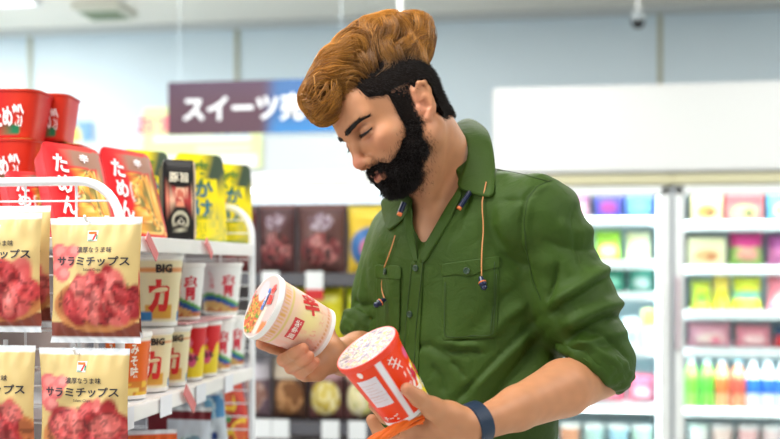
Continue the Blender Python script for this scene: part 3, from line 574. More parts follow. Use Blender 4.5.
# large packs leaning back into the shelf, lids towards the aisle
for i, (px, ins, w, h, d, rz, tl, ro, lb) in enumerate([
   (88, .095, .112, .184, .045, 56, -28, 5, 'large red noodle pack with a photo lid, leaning behind the curved white rail'),
   (114, .125, .10, .165, .040, 58, -26, 4, 'red noodle pack half hidden between the two large leaning red packs'),
   (144, .080, .112, .198, .045, 57, -27, 5, 'large red noodle pack leaning beside the yellow packs'),
   (44, .18, .10, .125, .045, 50, -24, 0, 'red noodle pack seen through the wire rail at the left')]):
    pack('red_noodle_pack', lb, 'noodle pack', onshelf(px, ins, ZT+.004), w, h, d, red_face, red_side, G1, D(rz), D(tl), D(ro), red_deco, back=.93)
def bowl(label, loc, w, dp, h, rz):
    """rectangular bowl lying flat: narrower at the foot, lid up, print on the side"""
    o = thing('red_noodle_bowl', label, 'noodle bowl', loc, D(rz), 'red noodle bowls stacked at the left'); n = 48; R0 = super_ring(1, 1, n, 6)
    mb = MB(); P = np.array([[(R0[j, 0]*w*k, R0[j, 1]*dp*k, z) for j in range(n)] for k, z in ((.01, .001), (.78, 0), (.80, .003)) + tuple((.80+.17*q, h*(.05+.87*q)) for q in np.linspace(0, 1, 14)) + ((1.0, h*.93), (1.0, h*.97))])
    uu = P[..., 0]/w+.5; vv = P[..., 2]/h; p = Paint(uu, vv, lin(192, 8, 16)); p.mask(((uu+.25*vv > .78) & (P[..., 1] < 0)).astype(float), lin(196, 44, 22)); p.rect(.6, .1, .78, .26, lin(30, 120, 80)); mb.grid(np.transpose(P, (1, 0, 2)), 0, np.transpose(p.c, (1, 0, 2)), closed_u=True); t = mb.build('tray', M_print, o)
    mb = MB(); G = np.array([[(R0[j, 0]*w*k, R0[j, 1]*dp*k, h*.97+.003*(1-k**6)) for j in range(n)] for k in np.linspace(1.01, 0, 10)]); uu = G[..., 0]/w+.5; vv = G[..., 1]/dp+.5; p = Paint(uu, vv, lin(196, 24, 28)); p.rect(.7, 0, 1, 1, lin(180, 140, 60)); mb.grid(np.transpose(G, (1, 0, 2)), 0, np.transpose(p.c, (1, 0, 2)), closed_u=True); mb.build('lid', M_print, o)
    sl = (.17/.87)*dp*.5/h*.98; s = lambda u, v, off=0: np.stack([np.asarray(u)-w/2, -(dp*.5*.79+sl*np.asarray(v))-.002-off, np.asarray(v)+0*np.asarray(u)], -1)
    mb = MB(); put_text(mb, s, 'いため粉', w*.60, h*.42, w=w*.5, h=h*.44, bold=.035, rot=.1); mb.build('lettering', ink(248, 240, 240), t, False); mb = MB(); put_rect(mb, s, w*.36, h*.62, w*.43, h*.84, 0, .001); mb.build('orange_patch', ink(230, 140, 50), t, False)
for px, ins, z, w, h, rz, lb in ((4, .33, 1.533, .165, .092, 8, 'red noodle bowl on top of the stack at the left edge'), (46, .30, 1.541, .115, .092, 10, 'smaller red noodle bowl second from left on top of the stack'),
       (0, .33, 1.441, .165, .092, 8, 'red noodle bowl in the middle layer at the left edge'), (54, .30, 1.445, .13, .096, 10, 'red noodle bowl in the middle layer behind the large leaning pack'),
       (0, .33, 1.349, .165, .092, 8, 'red noodle bowl at the foot of the stack at the left edge'), (54, .30, 1.349, .13, .096, 10, 'red noodle bowl at the foot of the stack behind the large leaning pack')):
    x, y = gpos(px, ins); bowl(lb, (x, y, z), w, .115, h, rz)
# --- yellow packs and the black one --------------------------------------------------
def yel_face(u, v):
    p = Paint(u, v, lin(244, 222, 14)); p.rect(.0, .0, 1, .05, lin(120, 150, 60)); p.speck(.5, .04, .98, .42, [lin(200, 190, 80), lin(226, 205, 60), lin(170, 165, 90)], 14, 2, False); p.rect(.55, .72, 1, 1, lin(62, 78, 60)); p.rect(.12, .42, .34, .56, lin(230, 130, 110)); return p
def yel_side(u, v): return Paint(u, v, lin(246, 224, 6))
def yel_deco(lid, o, w, h, d):
    s = flat_surf((-w/2, -.0068, 0), (1, 0, 0), (0, 0, 1)); a = MB(); put_text(a, s, '焼', w*.42, h*.78, w=w*.5, bold=.02); put_text(a, s, '麺', w*.36, h*.2, w=w*.4, bold=.02); a.build('green_lettering', ink(96, 128, 40), lid, False)
    b = MB(); put_text(b, s, 'かけ', w*.52, h*.5, w=w*.4, h=h*.4, bold=.03, vertical=True); b.build('blue_lettering', ink(40, 110, 130), lid, False)
for i, (px, ins, w, h, rz, tl, lb) in enumerate([
   (152, .155, .11, .200, 52, -8, 'yellow noodle pack furthest left, behind the leaning red pack'),
   (176, .16, .10, .190, 50, -8, 'yellow noodle pack behind the black pack'),
   (204, .075, .118, .200, 48, -6, 'tall yellow noodle pack with green and blue lettering, right of the black pack'),
   (219, .17, .09, .185, 46, -5, 'yellow noodle pack half hidden between the two front yellow ones'),
   (233, .06, .105, .192, 46, -3, 'yellow noodle pack at the far right end of the top shelf')]):
    pack('yellow_noodle_pack', lb, 'noodle pack', onshelf(px, ins, ZT+.001), w, h, .05, yel_face, yel_side, 'yellow noodle packs on the top shelf', D(rz), D(tl), 0, yel_deco, back=.95)
def blk_face(u, v):
    p = Paint(u, v, lin(26, 24, 24)); p.speck(.05, .42, .9, .66, [lin(206, 110, 90), lin(236, 190, 160), lin(180, 60, 60), lin(230, 150, 120)], 9, 3, False); p.ell(.5, .24, .26, .13, lin(200, 196, 170), .08); p.ell(.5, .24, .2, .09, lin(26, 24, 24), .1); p.rect(.93, 0, 1, 1, lin(215, 190, 160)); return p
def blk_deco(lid, o, w, h, d):
    s = flat_surf((-w/2, -.0068, 0), (1, 0, 0), (0, 0, 1)); mb = MB(); put_text(mb, s, '豚旨', w*.45, h*.78, w=w*.6, bold=.02); put_text(mb, s, '心', w*.5, h*.24, w=w*.22, bold=.02); mb.build('lettering', ink(235, 228, 205), lid, False)
pack('black_noodle_pack', 'black noodle pack with a pale round emblem between the yellow packs', 'noodle pack', onshelf(180, .050, ZT+.003), .068, .162, .045, blk_face, lambda u, v: Paint(u, v, lin(30, 28, 28)), None, D(40), D(-2), 0, blk_deco)

# --- cups stacked on the lower shelf --------------------------------------------------
def white_cup(u, v):
    p = Paint(u, v, lin(236, 236, 234)); q = v-.32-.10*np.sin((u-.2)*9); p.mask((q < 0).astype(float), lin(90, 165, 70)); p.mask((q < -.06).astype(float), lin(40, 84, 160)); p.mask((q < -.15).astype(float), lin(214, 178, 110)); p.mask((v > .93).astype(float), lin(190, 215, 215)); p.speck(0, 0, 1, .16, [lin(214, 178, 110), lin(190, 110, 70), lin(226, 196, 130)], 16, 4, False); return p
def white_deco(b, s, r, h):
    mb = MB(); put_text(mb, s, '青', .012, h*.56, w=r*.62, h=h*.42, bold=.03, off=.0012); put_text(mb, s, 'しお味', -.026, h*.68, w=r*.22, h=h*.34, vertical=True, off=.0012); put_text(mb, s, '青', -.085, h*.56, w=r*.62, h=h*.42, bold=.03, off=.0012); mb.build('lettering', ink(214, 44, 66), b, False)
def curry_cup(u, v):
    p = Paint(u, v, lin(240, 226, 184)); p.rect(0, .9, 1, 1, lin(244, 240, 232)); p.rect(0, .76, 1, .82, lin(226, 150, 90)); p.rect(0, 0, 1, .07, lin(246, 240, 226)); p.mask(((v > .12) & (v < .3) & (np.abs((u*3 % 1)-.5) < .3)).astype(float), lin(226, 168, 70)); p.mask(((v > .08) & (v < .2) & (np.abs((u*3 % 1)-.2) < .16)).astype(float), lin(60, 130, 190)); return p
def curry_deco(b, s, r, h):
    mb = MB(); 
    for a in (-.075, 0, .075): put_text(mb, s, 'カ', a, h*.42, w=r*.85, h=h*.46, bold=.06, off=.0012)
    mb.build('red_lettering', ink(220, 36, 36), b, False); mb = MB()
    for a in (-.075, 0, .075): put_text(mb, s, 'BIG', a+.010, h*.80, w=r*.6, bold=.05, off=.0012)
    mb.build('black_lettering', ink(40, 36, 36), b, False)
def heart_cup(u, v):
    p = Paint(u, v, lin(216, 34, 40)); k = (u*3 % 1); p.mask(((v < .62-.2*np.sin(u*19)**2) & (v > .06)).astype(float), lin(240, 214, 40)); 
    for c in (.2, .5, .8): p.ell(c-.03, .42, .05, .14, lin(226, 90, 140)); p.ell(c+.03, .36, .05, .12, lin(226, 90, 140)); p.ell(c, .66, .03, .08, lin(240, 130, 160))
    return p
def heart_deco(b, s, r, h):
    mb = MB(); 
    for a in (-.06, 0.01, .08): put_text(mb, s, 'もも', a, h*.40, w=r*.6, bold=.05, off=.0012)
    mb.build('lettering', ink(96, 30, 60), b, False)
def orange_cup(u, v):
    p = Paint(u, v, lin(232, 108, 40)); p.rect(0, .88, 1, 1, lin(240, 236, 226)); p.speck(0, .04, 1, .28, [lin(236, 190, 60), lin(210, 130, 50), lin(240, 210, 110)], 14, 6, False); p.rect(0, 0, 1, .04, lin(240, 230, 210)); return p
def orange_deco(b, s, r, h):
    mb = MB(); 
    for a in (-.07, -.03, .01, .05): put_text(mb, s, 'みそ味', a, h*.58, w=r*.34, h=h*.5, bold=.03, vertical=True, off=.0012)
    mb.build('lettering', ink(250, 240, 225), b, False)
GC = 'noodle cups on the shelf under the yellow packs'
KIN = {'white': (white_cup, white_deco), 'curry': (curry_cup, curry_deco), 'heart': (heart_cup, heart_deco), 'orange': (orange_cup, orange_deco)}
def shelf_cup(px, z, r, h, kind, label, ins=.055, turn=0):
    a, b = KIN[kind]; x, y = gpos(px, ins); return cup('noodle_cup', label, 'noodle cup', (x, y, z), r, h, a, GC, Matrix.Rotation(D(turn+25), 4, 'Z'), None, b, taper=.76)
low = [(128, 'orange', 'orange noodle cup in the lower layer, nearest the salami bags'), (151, 'curry', 'cream noodle cup with red lettering in the lower layer, second from the near end'), (170, 'curry', 'cream noodle cup with red lettering in the lower layer, behind the nearer cream one'),
       (187, 'heart', 'red and yellow noodle cup with pink shapes, nearer of the two'), (202, 'heart', 'red and yellow noodle cup with pink shapes, half hidden farther one'), (216, 'white', 'white noodle cup with a green band in the lower layer, nearer of the two'), (230, 'white', 'white noodle cup with a green band at the far end of the lower layer')]
for i, (px, k, lb) in enumerate(low): shelf_cup(px, ZL+.002, .0415, .116, k, lb, ins=.05 if i % 2 == 0 else .052)
tray = bx(MB(), (-.10, 0, 0), (0, .30, .003), bev=.001).build('clear_pink_tray', mat('pink_tray', lin(228, 170, 176), .2)); 
x, y = gpos(186, .008); tray.location = (x, y, ZL+.1205); tag(tray, 'thin pinkish tray between the two layers of noodle cups', 'tray')
def slab_cup(px, z, r, h, kind, label, ins): shelf_cup(px, z, r, h, kind, label, ins)
shelf_cup(157, ZL+.1205, .050, .135, 'curry', 'large cream noodle cup on the upper layer, beside the salami bags', .054)
shelf_cup(183, ZL+.1245, .045, .115, 'white', 'white noodle cup with a blue wave, upper layer, half hidden behind the cream one', .056)
shelf_cup(221, ZL+.1245, .049, .116, 'white', 'large white noodle cup with a blue wave at the far end of the upper layer', .056)
# price tags and promotion flags on the rails
def rail_tag(name, px, z, w, h, m, label, group, tilt=0, rx=.009):
    x = GX+rx; y, d = ray_x(px, x); o = bx(MB(), (-.0008, -w/2, -h/2), (.0008, w/2, h/2)).build(name, m, None, False); o.location = (x, y, z); o.rotation_euler = (D(tilt), 0, 0); tag(o, label, 'price tag', group)
Mpt = mat('paper_tag', lin(232, 234, 242), .5); Mpk = mat('pink_flag', lin(214, 120, 120), .5)
for px, lb in ((127, 'white price tag on the lower rail beside the salami bag'), (166, 'white price tag under the cream noodle cups'), (201, 'white price tag under the red and yellow noodle cups'), (229, 'white price tag under the white noodle cups')):
    rail_tag('price_tag', px, ZL-.014, .055, .036, Mpt, lb, 'price tags on the rail of the cup shelf')
rail_tag('promotion_flag', 190, ZL-.016, .07, .022, Mpk, 'pink promotion strip slanting across the cup shelf rail', None, -38, .013)
rail_tag('promotion_flag', 152, ZT-.014, .06, .018, Mpk, 'pink promotion strip on the top rail under the black pack', None, -38, .012)
rail_tag('promotion_flag', 209, ZT-.012, .05, .016, Mpk, 'pink promotion strip on the top rail under the tall yellow pack', None, -38, .012)
# bags on the bottom shelf
def cit(u, v): p = Paint(u, v, lin(236, 190, 50)); p.rect(0, .78, 1, 1, lin(230, 96, 30)); p.ell(.5, .5, .36, .16, lin(246, 226, 110)); p.ell(.2, .62, .2, .08, lin(60, 150, 80)); p.rect(0, .6, 1, .78, lin(240, 240, 225)); return p
def crim(u, v): p = Paint(u, v, lin(120, 26, 40)); p.rect(.3, 0, 1, .86, lin(206, 214, 228)); p.speck(.4, .1, .95, .7, [lin(160, 190, 180), lin(200, 215, 225), lin(120, 150, 170)], 8, 4); return p
def wht(u, v): p = Paint(u, v, lin(206, 214, 224)); p.speck(.65, .7, 1, 1, [lin(120, 180, 215), lin(200, 225, 235), lin(80, 140, 190)], 7, 7, False); p.ell(.72, .30, .12, .05, lin(20, 60, 150)); p.ell(.76, .5, .06, .05, lin(20, 50, 120)); p.ell(.66, .12, .1, .05, lin(20, 60, 150)); return p
def redb(u, v): p = Paint(u, v, lin(196, 70, 50)); p.speck(.1, .1, .9, .8, [lin(214, 96, 60), lin(236, 200, 60), lin(180, 40, 40), lin(60, 130, 70)], 6, 9); return p
def ora(u, v): p = Paint(u, v, lin(130, 60, 70)); p.speck(.1, .3, .9, .9, [lin(160, 90, 110), lin(110, 40, 50), lin(200, 160, 180)], 6, 9); return p
GB = 'snack bags on the shelf under the noodle cups'
for px, ins, w, h, z, pf, rz, tl, ro, lb in ((127, .04, .10, .155, ZB, ora, 25, -10, 0, 'plum coloured snack bag under the cup shelf, partly behind the salami bag'), (148, .05, .11, .163, ZB, cit, 25, -8, 0, 'yellow snack bag with an orange top under the cup shelf'),
      (176, .06, .13, .18, ZB, crim, 28, -10, 4, 'dark red and pale blue snack bag under the cup shelf'), (203, .050, .135, .19, ZB, wht, 30, -8, -5, 'white and blue snack bag with a black triangle under the cup shelf'), (234, .06, .12, .20, ZB, redb, 34, -4, -12, 'red snack bag with yellow patches leaning at the far end under the cup shelf')):
    o = pouch('snack_bag', lb, 'snack bag', onshelf(px, ins, z+.002+abs(math.sin(D(ro)))*w*.5), w, h, .04, pf, GB, D(rz), D(tl), D(ro), seed=int(px))
    if pf is wht:
        b = o.children[0]; mb = MB(); mb.add([(-.012, -.0245, .15), (.022, -.0255, .118), (-.014, -.0275, .10)], [(0, 2, 1)]); mb.build('black_triangle', ink(30, 30, 34), b, False)
# ================================================================== implicit surfaces for the figure
def nrm(a): a = np.asarray(a, float); return a/np.linalg.norm(a)
class Sdf:
    def __init__(s): s.p = []
    def _add(s, f, lo, hi, k, op): s.p.append((f, np.asarray(lo, float), np.asarray(hi, float), k, op)); return s
    def cap(s, a, b, ra, rb, k=.01, op=1):
        a = np.asarray(a, float); b = np.asarray(b, float); ab = b-a; L = ab.dot(ab)+1e-12; rm = max(ra, rb)
        def f(P): t = np.clip((P-a)@ab/L, 0, 1); return np.linalg.norm(P-a-t[:, None]*ab, axis=1)-(ra+(rb-ra)*t)
        return s._add(f, np.minimum(a, b)-rm, np.maximum(a, b)+rm, k, op)
    def chain(s, pts, rs, k=.006, op=1, kroot=None):
        for i in range(len(pts)-1): s.cap(pts[i], pts[i+1], rs[i], rs[i+1], (kroot if (i == 0 and kroot) else k), op)
        return s
    def ell(s, c, r, R=None, k=.01, op=1):
        """R columns = the ellipsoid's axes"""
        c = np.asarray(c, float); r = np.asarray(r, float); R = np.eye(3) if R is None else np.asarray(R)
        def f(P):
            q = (P-c)@R; k0 = np.linalg.norm(q/r, axis=1); k1 = np.linalg.norm(q/(r*r), axis=1)+1e-9; return k0*(k0-1)/k1
        e = np.abs(R)@r; return s._add(f, c-e, c+e, k, op)
    def plane(s, c, n, lo, hi, k=.004):       # keeps the side against n, inside the box only
        c = np.asarray(c, float); n = nrm(n); return s._add(lambda P: -((P-c)@n), lo, hi, k, -1)
def evalsdf(prims, P, big=1.0):
    d = np.full(len(P), big)
    for f, lo, hi, k, op in prims:
        e = f(P)
        if op == 1: h = np.maximum(k-np.abs(d-e), 0)/k; d = np.minimum(d, e)-h*h*k*.25
        else: e = -e; h = np.maximum(k-np.abs(d-e), 0)/k; d = np.maximum(d, e)+h*h*k*.25
    return d
def polygonize(sdf, lo, hi, h, disp=None, B=20, trim=None):
    lo = np.asarray(lo, float); hi = np.asarray(hi, float); n = np.ceil((hi-lo)/h).astype(int); nb = np.ceil(n/B).astype(int)
    keyf = lambda I: (I[:, 0].astype(np.int64)*100000+I[:, 1])*100000+I[:, 2]
    VK = []; VP = []; E = []
    off = np.array([[(i >> 2) & 1, (i >> 1) & 1, i & 1] for i in range(8)]); edges = [(a, b) for a in range(8) for b in range(8) if a < b and bin(a ^ b).count('1') == 1]
    ax = np.arange(B+1)
    for bi in range(nb[0]):
        for bj in range(nb[1]):
            for bk in range(nb[2]):
                o = np.array([bi, bj, bk])*B; a = lo+o*h; b = a+B*h; pr = [p for p in sdf.p if np.all(p[1]-p[3]-2*h < b) and np.all(p[2]+p[3]+2*h > a)]
                if not any(p[4] == 1 for p in pr): continue
                c = np.stack(np.meshgrid(ax, ax, ax, indexing='ij'), -1).reshape(-1, 3)
                cen = ((a+b)/2)[None]; dc = min(float(p[0](cen)[0]) for p in pr if p[4] == 1)
                if dc > B*h*.9+.03: continue
                P = a+c*h; d = evalsdf(pr, P)
                if disp is not None: d = d-disp(P, d)
                if d.min() > 0 or d.max() < 0: continue
                D = d.reshape(B+1, B+1, B+1); sg = D < 0
                cor = [sg[q[0]:B+q[0], q[1]:B+q[1], q[2]:B+q[2]] for q in off]; cnt = sum(x.astype(int) for x in cor); act = np.argwhere((cnt > 0) & (cnt < 8))
                if not len(act): continue
                dv = np.stack([D[act[:, 0]+q[0], act[:, 1]+q[1], act[:, 2]+q[2]] for q in off], 1)
                acc = np.zeros((len(act), 3)); w = np.zeros(len(act))
                for e0, e1 in edges:
                    m = (dv[:, e0] < 0) != (dv[:, e1] < 0); t = dv[m, e0]/(dv[m, e0]-dv[m, e1]); acc[m] += off[e0]+t[:, None]*(off[e1]-off[e0]); w[m] += 1
                VK.append(keyf(act+o)); VP.append(a+(act+acc/w[:, None])*h)
                for axn in range(3):
                    sl0 = [slice(0, B)]*3; sl1 = [slice(0, B)]*3; sl1[axn] = slice(1, B+1); m = sg[tuple(sl0)] != sg[tuple(sl1)]; I = np.argwhere(m)
                    if len(I): E.append((axn, I+o, sg[tuple(sl0)][m]))
    if not VK: return np.zeros((0, 3)), []
    K = np.concatenate(VK); V = np.concatenate(VP); s = np.argsort(K); K = K[s]; V = V[s]; F = []
    for axn, I, inside in E:
        u, v = [(1, 2), (2, 0), (0, 1)][axn]; q = []
        for du, dv_ in ((0, 0), (-1, 0), (-1, -1), (0, -1)): J = I.copy(); J[:, u] += du; J[:, v] += dv_; q.append(J)
        ok = np.all([np.all(j >= 0, 1) for j in q], 0); ids = [np.searchsorted(K, keyf(np.maximum(j, 0))) for j in q]
        ok &= np.all([(i < len(K)) & (K[np.minimum(i, len(K)-1)] == keyf(np.maximum(j, 0))) for i, j in zip(ids, q)], 0)
        Q = np.stack(ids, 1)[ok]; fl = inside[ok]; Q[~fl] = Q[~fl][:, ::-1]; F.append(Q)
    F = np.concatenate(F)
    if trim is not None:
        keep = trim(V); F = F[keep[F].all(1)]; used = np.unique(F); re = -np.ones(len(V), int); re[used] = np.arange(len(used)); V = V[used]; F = re[F]
    return V, F
def grads(sdf_prims, P, e=.0015, disp=None):
    f = (lambda X: evalsdf(sdf_prims, X)-(disp(X, None) if disp else 0)); g = np.stack([f(P+np.eye(3)[i]*e)-f(P-np.eye(3)[i]*e) for i in range(3)], 1)
    return g/(np.linalg.norm(g, axis=1)[:, None]+1e-12)
def relax(V, F, it=2, lam=.5):
    F = np.asarray(F); a = F.ravel(); b = np.roll(F, -1, 1).ravel(); n = len(V)
    for _ in range(it):
        S_ = np.zeros((n, 3)); c = np.zeros(n); np.add.at(S_, a, V[b]); np.add.at(c, a, 1); np.add.at(S_, b, V[a]); np.add.at(c, b, 1); V = V+lam*(S_/np.maximum(c, 1)[:, None]-V)
    return V
def n3(P, sc, seed=0):                       # cheap smooth 3-D noise in -1..1
    r = np.random.default_rng(seed); o = np.zeros(len(P))
    for _ in range(7): k = r.normal(size=3); k *= sc*(.6+.8*r.random())/np.linalg.norm(k); o += np.sin(P@k*2*PI+r.random()*6.28)
    return o/3.2

# ------------------------------------------------------------------ frames of the figure
yaw, pit, rol = math.radians(58.2), math.radians(29.8), math.radians(16.9)
f_ = np.array([-math.sin(yaw)*math.cos(pit), -math.cos(yaw)*math.cos(pit), -math.sin(pit)]); l_ = np.array([math.cos(yaw), -math.sin(yaw), 0]); u_ = np.cross(f_, l_)
l2 = l_*math.cos(rol)+u_*math.sin(rol); u2 = u_*math.cos(rol)-l_*math.sin(rol)
HM = np.stack([f_, l2, u2], 1); HS = .96; HT = np.array([.016, 1.75, EYE+.229])
def H(x, y, z): return HM@(np.array([x, y, z], float)*HS)+HT         # head frame (forward, left, up) -> heading frame
def toH(P): return (P-HT)@HM/HS
tyaw = math.radians(42); TL = np.array([math.cos(tyaw), -math.sin(tyaw), 0]); TF = np.array([-math.sin(tyaw), -math.cos(tyaw), 0]); TU = np.array([0, 0, 1.0]); TR = np.stack([TL, TF, TU], 1)
# joints
ShL = S(544, 216, 1.71); ElL = S(600, 373, 1.70); WrL = S(478, 425, 1.545)
ShR = S(400, 236, 1.95); ElR = S(371, 354, 1.90); WrR = S(330, 358, 1.67)
NB = S(449, 188, 1.835); CH = S(453, 278, 1.84); BE = S(463, 405, 1.83)
FOOT = np.array([BE[0], BE[1], 0.0])

body = Sdf()
hs = HS
def he(c, r, k=.012, op=1, tilt=0): 
    R = HM
    if tilt: ct, st = math.cos(tilt), math.sin(tilt); R = HM@np.array([[ct, 0, st], [0, 1, 0], [-st, 0, ct]])
    body.ell(H(*c), np.array(r)*hs, R, k*hs, op)
def hc(a, b, ra, rb=None, k=.008, op=1): body.cap(H(*a), H(*b), ra*hs, (ra if rb is None else rb)*hs, k*hs, op)
he((-.006, 0, .045), (.094, .073, .082), .001)
he((.046, 0, .052), (.050, .058, .052), .03)
he((.040, 0, -.012), (.052, .055, .066), .025)
he((.047, 0, -.052), (.039, .042, .040), .02)
he((.066, 0, -.078), (.019, .022, .016), .02)
for s in (-1, 1):
    hc((.002, s*.056, -.045), (.062, s*.018, -.078), .014, .013, .018)
    hc((-.002, s*.062, -.005), (.004, s*.056, -.048), .013, .014, .018)
    he((.060, s*.045, -.010), (.022, .018, .016), .02)          # cheekbone
    hc((.0905, s*.010, .033), (.071, s*.044, .036), .0105, .009, .014)   # brow ridge
    he((.089, s*.033, .0160), (.0165, .019, .0115), .012, -1)      # eye socket
    he((.0735, s*.0325, .0160), (.0155, .0170, .0120), .004)      # closed lids over the eyeball
    hc((.0870, s*.021, .0085), (.0795, s*.046, .0060), .0026, .0018, .004)    # lower lid fold
    he((.0950, s*.0125, -.0265), (.0110, .0078, .0084), .005)      # nostril wing
hc((.088, 0, .026), (.0975, 0, .004), .0085, .0075, .012)
hc((.0975, 0, .004), (.1050, 0, -.016), .0075, .0088, .008)
he((.1060, 0, -.0215), (.0105, .0105, .0090), .007)
hc((.090, 0, -.026), (.088, 0, -.040), .007, .009, .01)
for s in (-1, 1): he((.0995, s*.0065, -.0315), (.0048, .0034, .0035), .003, -1)
hc((0.0895, -.010, -.0485), (0.0895, .010, -.0485), .0055, .0055, .006); hc((0.0895, .010, -.0485), (0.0800, .024, -.0525), .0055, .003, .006); hc((0.0895, -.010, -.0485), (0.0800, -.024, -.0525), .0055, .003, .006)
hc((0.0880, -.008, -.0590), (0.0880, .008, -.0590), .0062, .0062, .006); hc((0.0880, .008, -.059), (0.0790, .022, -.0545), .0062, .003, .006); hc((0.0880, -.008, -.059), (0.0790, -.022, -.0545), .0062, .003, .006)
hc((0.0950, -.012, -.0535), (0.0950, .012, -.0535), .0014, .0014, .002, -1)
# ears
for s in (-1, 1):
    E0 = np.array([-.004, s*.0745, .001]); ex = nrm(np.array([-.92, s*.42, .0])); ez = nrm(np.array([-.20, s*.10, 1])); ey = nrm(np.cross(ez, ex))*1.0
    RE = HM@np.stack([ex, nrm(np.cross(ez, ex)), ez], 1)
    q = lambda a, z, n=0: H(*(E0+ex*a+ez*z+np.array([0, s*n, 0])))
    body.ell(q(.010, .007), np.array([.0160, .0045, .0285])*hs, RE, .004)
    pts = [q(.000, .010, .002), q(.001, .024, .004), q(.010, .0315, .0045), q(.021, .027, .004), q(.0245, .014, .003), q(.022, -.002, .002), q(.014, -.015, .002), q(.005, -.025, .001)]
    body.chain(pts, [.0022, .0030, .0034, .0034, .0032, .0028, .0030, .0050], .003)
    body.ell(q(.006, -.002, .006), np.array([.0075, .006, .0105])*hs, RE, .003, -1)
    body.chain([q(.004, .006, .003), q(.012, .009, .003), q(.017, .004, .002), q(.0165, -.006, .002)], [.0018, .0024, .0024, .0022], .003)
    body.cap(q(-.004, -.002, .001), q(-.003, -.010, .001), .0042, .0038, .004)
# neck, chest, trunk
body.cap(H(-.030, 0, -.030), NB+np.array([.0, .0, .02]), .054, .058, .03)
body.cap(H(.012, .0, -.070), NB+TF*.045+np.array([0, 0, -.03]), .030, .030, .03)
body.cap(H(-.02, .055, -.035), NB+TF*.075+TL*.012+np.array([0, 0, -.055]), .014, .012, .02)   # neck muscle
body.ell(CH, (.155, .104, .168), TR, .03)
body.ell(CH+TU*.035+TF*.012, (.115, .092, .10), TR, .03)
body.cap(NB+np.array([0, 0, .0]), ShL+np.array([-.03, 0, .010]), .043, .036, .03); body.cap(NB, ShR+np.array([.03, 0, .010]), .043, .036, .03)
body.cap(NB+TF*.072+TU*-.072+TL*.02, ShL+TF*.03+TU*.01, .010, .010, .012); body.cap(NB+TF*.072+TU*-.072-TL*.02, ShR+TF*.03+TU*.01, .010, .010, .012)  # collar bones
NHEAD = len(body.p)
body.ell(BE, (.142, .095, .24), TR, .04)
body.chain([ShL, ShL*.4+ElL*.6, ElL], [.042, .036, .036], .02); body.chain([ShR, ShR*.4+ElR*.6, ElR], [.042, .036, .034], .02)
# forearms (flattened towards the wrist by two side by side tubes)
def forearm(El, Wr, side, q=1.0):
    ax = nrm(Wr-El); sd = nrm(side-ax*np.dot(side, ax)); m = El*.68+Wr*.32
    body.chain([El, m, El*.3+Wr*.7, Wr], [.0385, .0405*q, .028*q, .0192*q], .012)
    body.chain([m+sd*.006, El*.3+Wr*.7+sd*.005, Wr+sd*.0055], [.038*q, .0255*q, .0165*q], .012); body.chain([m-sd*.004, El*.3+Wr*.7-sd*.005, Wr-sd*.0055], [.036*q, .0255*q, .0165*q], .012)
forearm(ElL, WrL, np.array([.2, -.3, 1.0])); forearm(ElR, WrR, np.array([0, -.2, 1.0]), .86)

# the two cups (axis from lid to base)
C1L, C1B = S(262, 306, 1.575), S(321.5, 333.5, 1.622); C2L, C2B = S(366.5, 348, 1.500), S(407.5, 409.5, 1.535)
# right hand : fingers come from behind, curl under the white cup
body.chain([WrR, S(321, 361, 1.655)], [.019, .022], .01, kroot=.012)
body.chain([WrR+np.array([0, 0, .006]), S(320, 353, 1.668)], [.017, .017], .010); body.chain([WrR+np.array([0, 0, -.004]), S(315, 368, 1.640)], [.017, .015], .010)
body.chain([S(319, 354, 1.668), S(290, 353, 1.655), S(272, 347.5, 1.632), S(261, 344, 1.615)], [.0125, .0100, .0092, .0082], .0024, kroot=.008)      # index
body.chain([S(320, 361, 1.662), S(290, 361, 1.640), S(283.5, 360, 1.605), S(294, 353.5, 1.570), S(303, 348.5, 1.560)], [.0125, .0098, .0100, .0092, .0082], .0024, kroot=.008)
body.chain([S(318, 368, 1.655), S(297, 370, 1.635), S(291, 367.5, 1.605), S(301, 361.5, 1.574), S(309, 356, 1.563)], [.0120, .0096, .0098, .0090, .0080], .0024, kroot=.008)
body.chain([S(318, 374, 1.645), S(305, 376, 1.628), S(300.5, 373.5, 1.603), S(309, 367.5, 1.581), S(315.5, 362, 1.572)], [.0115, .0088, .0088, .0082, .0073], .0024, kroot=.008)
body.chain([S(331, 350, 1.682), S(326, 330, 1.700), S(312, 312, 1.702), S(298, 300, 1.692)], [.016, .0125, .0112, .0095], .006, kroot=.02)
# left hand : thumb over the near side of the red cup, fingers behind and under it
MI, MM, MR, MP = S(427, 425, 1.548), S(423, 441, 1.556), S(428, 456, 1.568), S(438, 468, 1.580)
for a, ra, rb in ((MI, .020, .0150), (MM, .020, .0150), (MR, .019, .0140), (MP, .018, .0130)): body.cap(WrL*.8+a*.2, a, ra, rb, .016)
body.chain([MI, S(402, 425, 1.560), S(386, 417, 1.566), S(374, 405, 1.562)], [.0128, .0104, .0096, .0086], .005, kroot=.012)
body.chain([MM, S(396, 442, 1.576), S(380, 434, 1.592), S(372, 420, 1.594)], [.0128, .0106, .0098, .0088], .005, kroot=.012)
body.chain([MR, S(401, 460, 1.588), S(386, 452, 1.604), S(378, 439, 1.606)], [.0122, .0102, .0095, .0086], .005, kroot=.012)
body.chain([MP, S(416, 476, 1.598), S(402, 470, 1.612), S(394, 459, 1.614)], [.0112, .0090, .0084, .0076], .005, kroot=.012)
body.chain([WrL+np.array([-.012, -.008, .003]), S(449, 416, 1.524), S(433, 408.5, 1.505)], [.020, .0185, .0150], .014)
body.chain([S(433, 408.5, 1.505), S(419, 398.5, 1.482), S(407, 389, 1.472)], [.0135, .0114, .0092], .005, kroot=.010)
body.cap(S(449, 418, 1.53), S(428, 424, 1.548), .014, .011, .012)

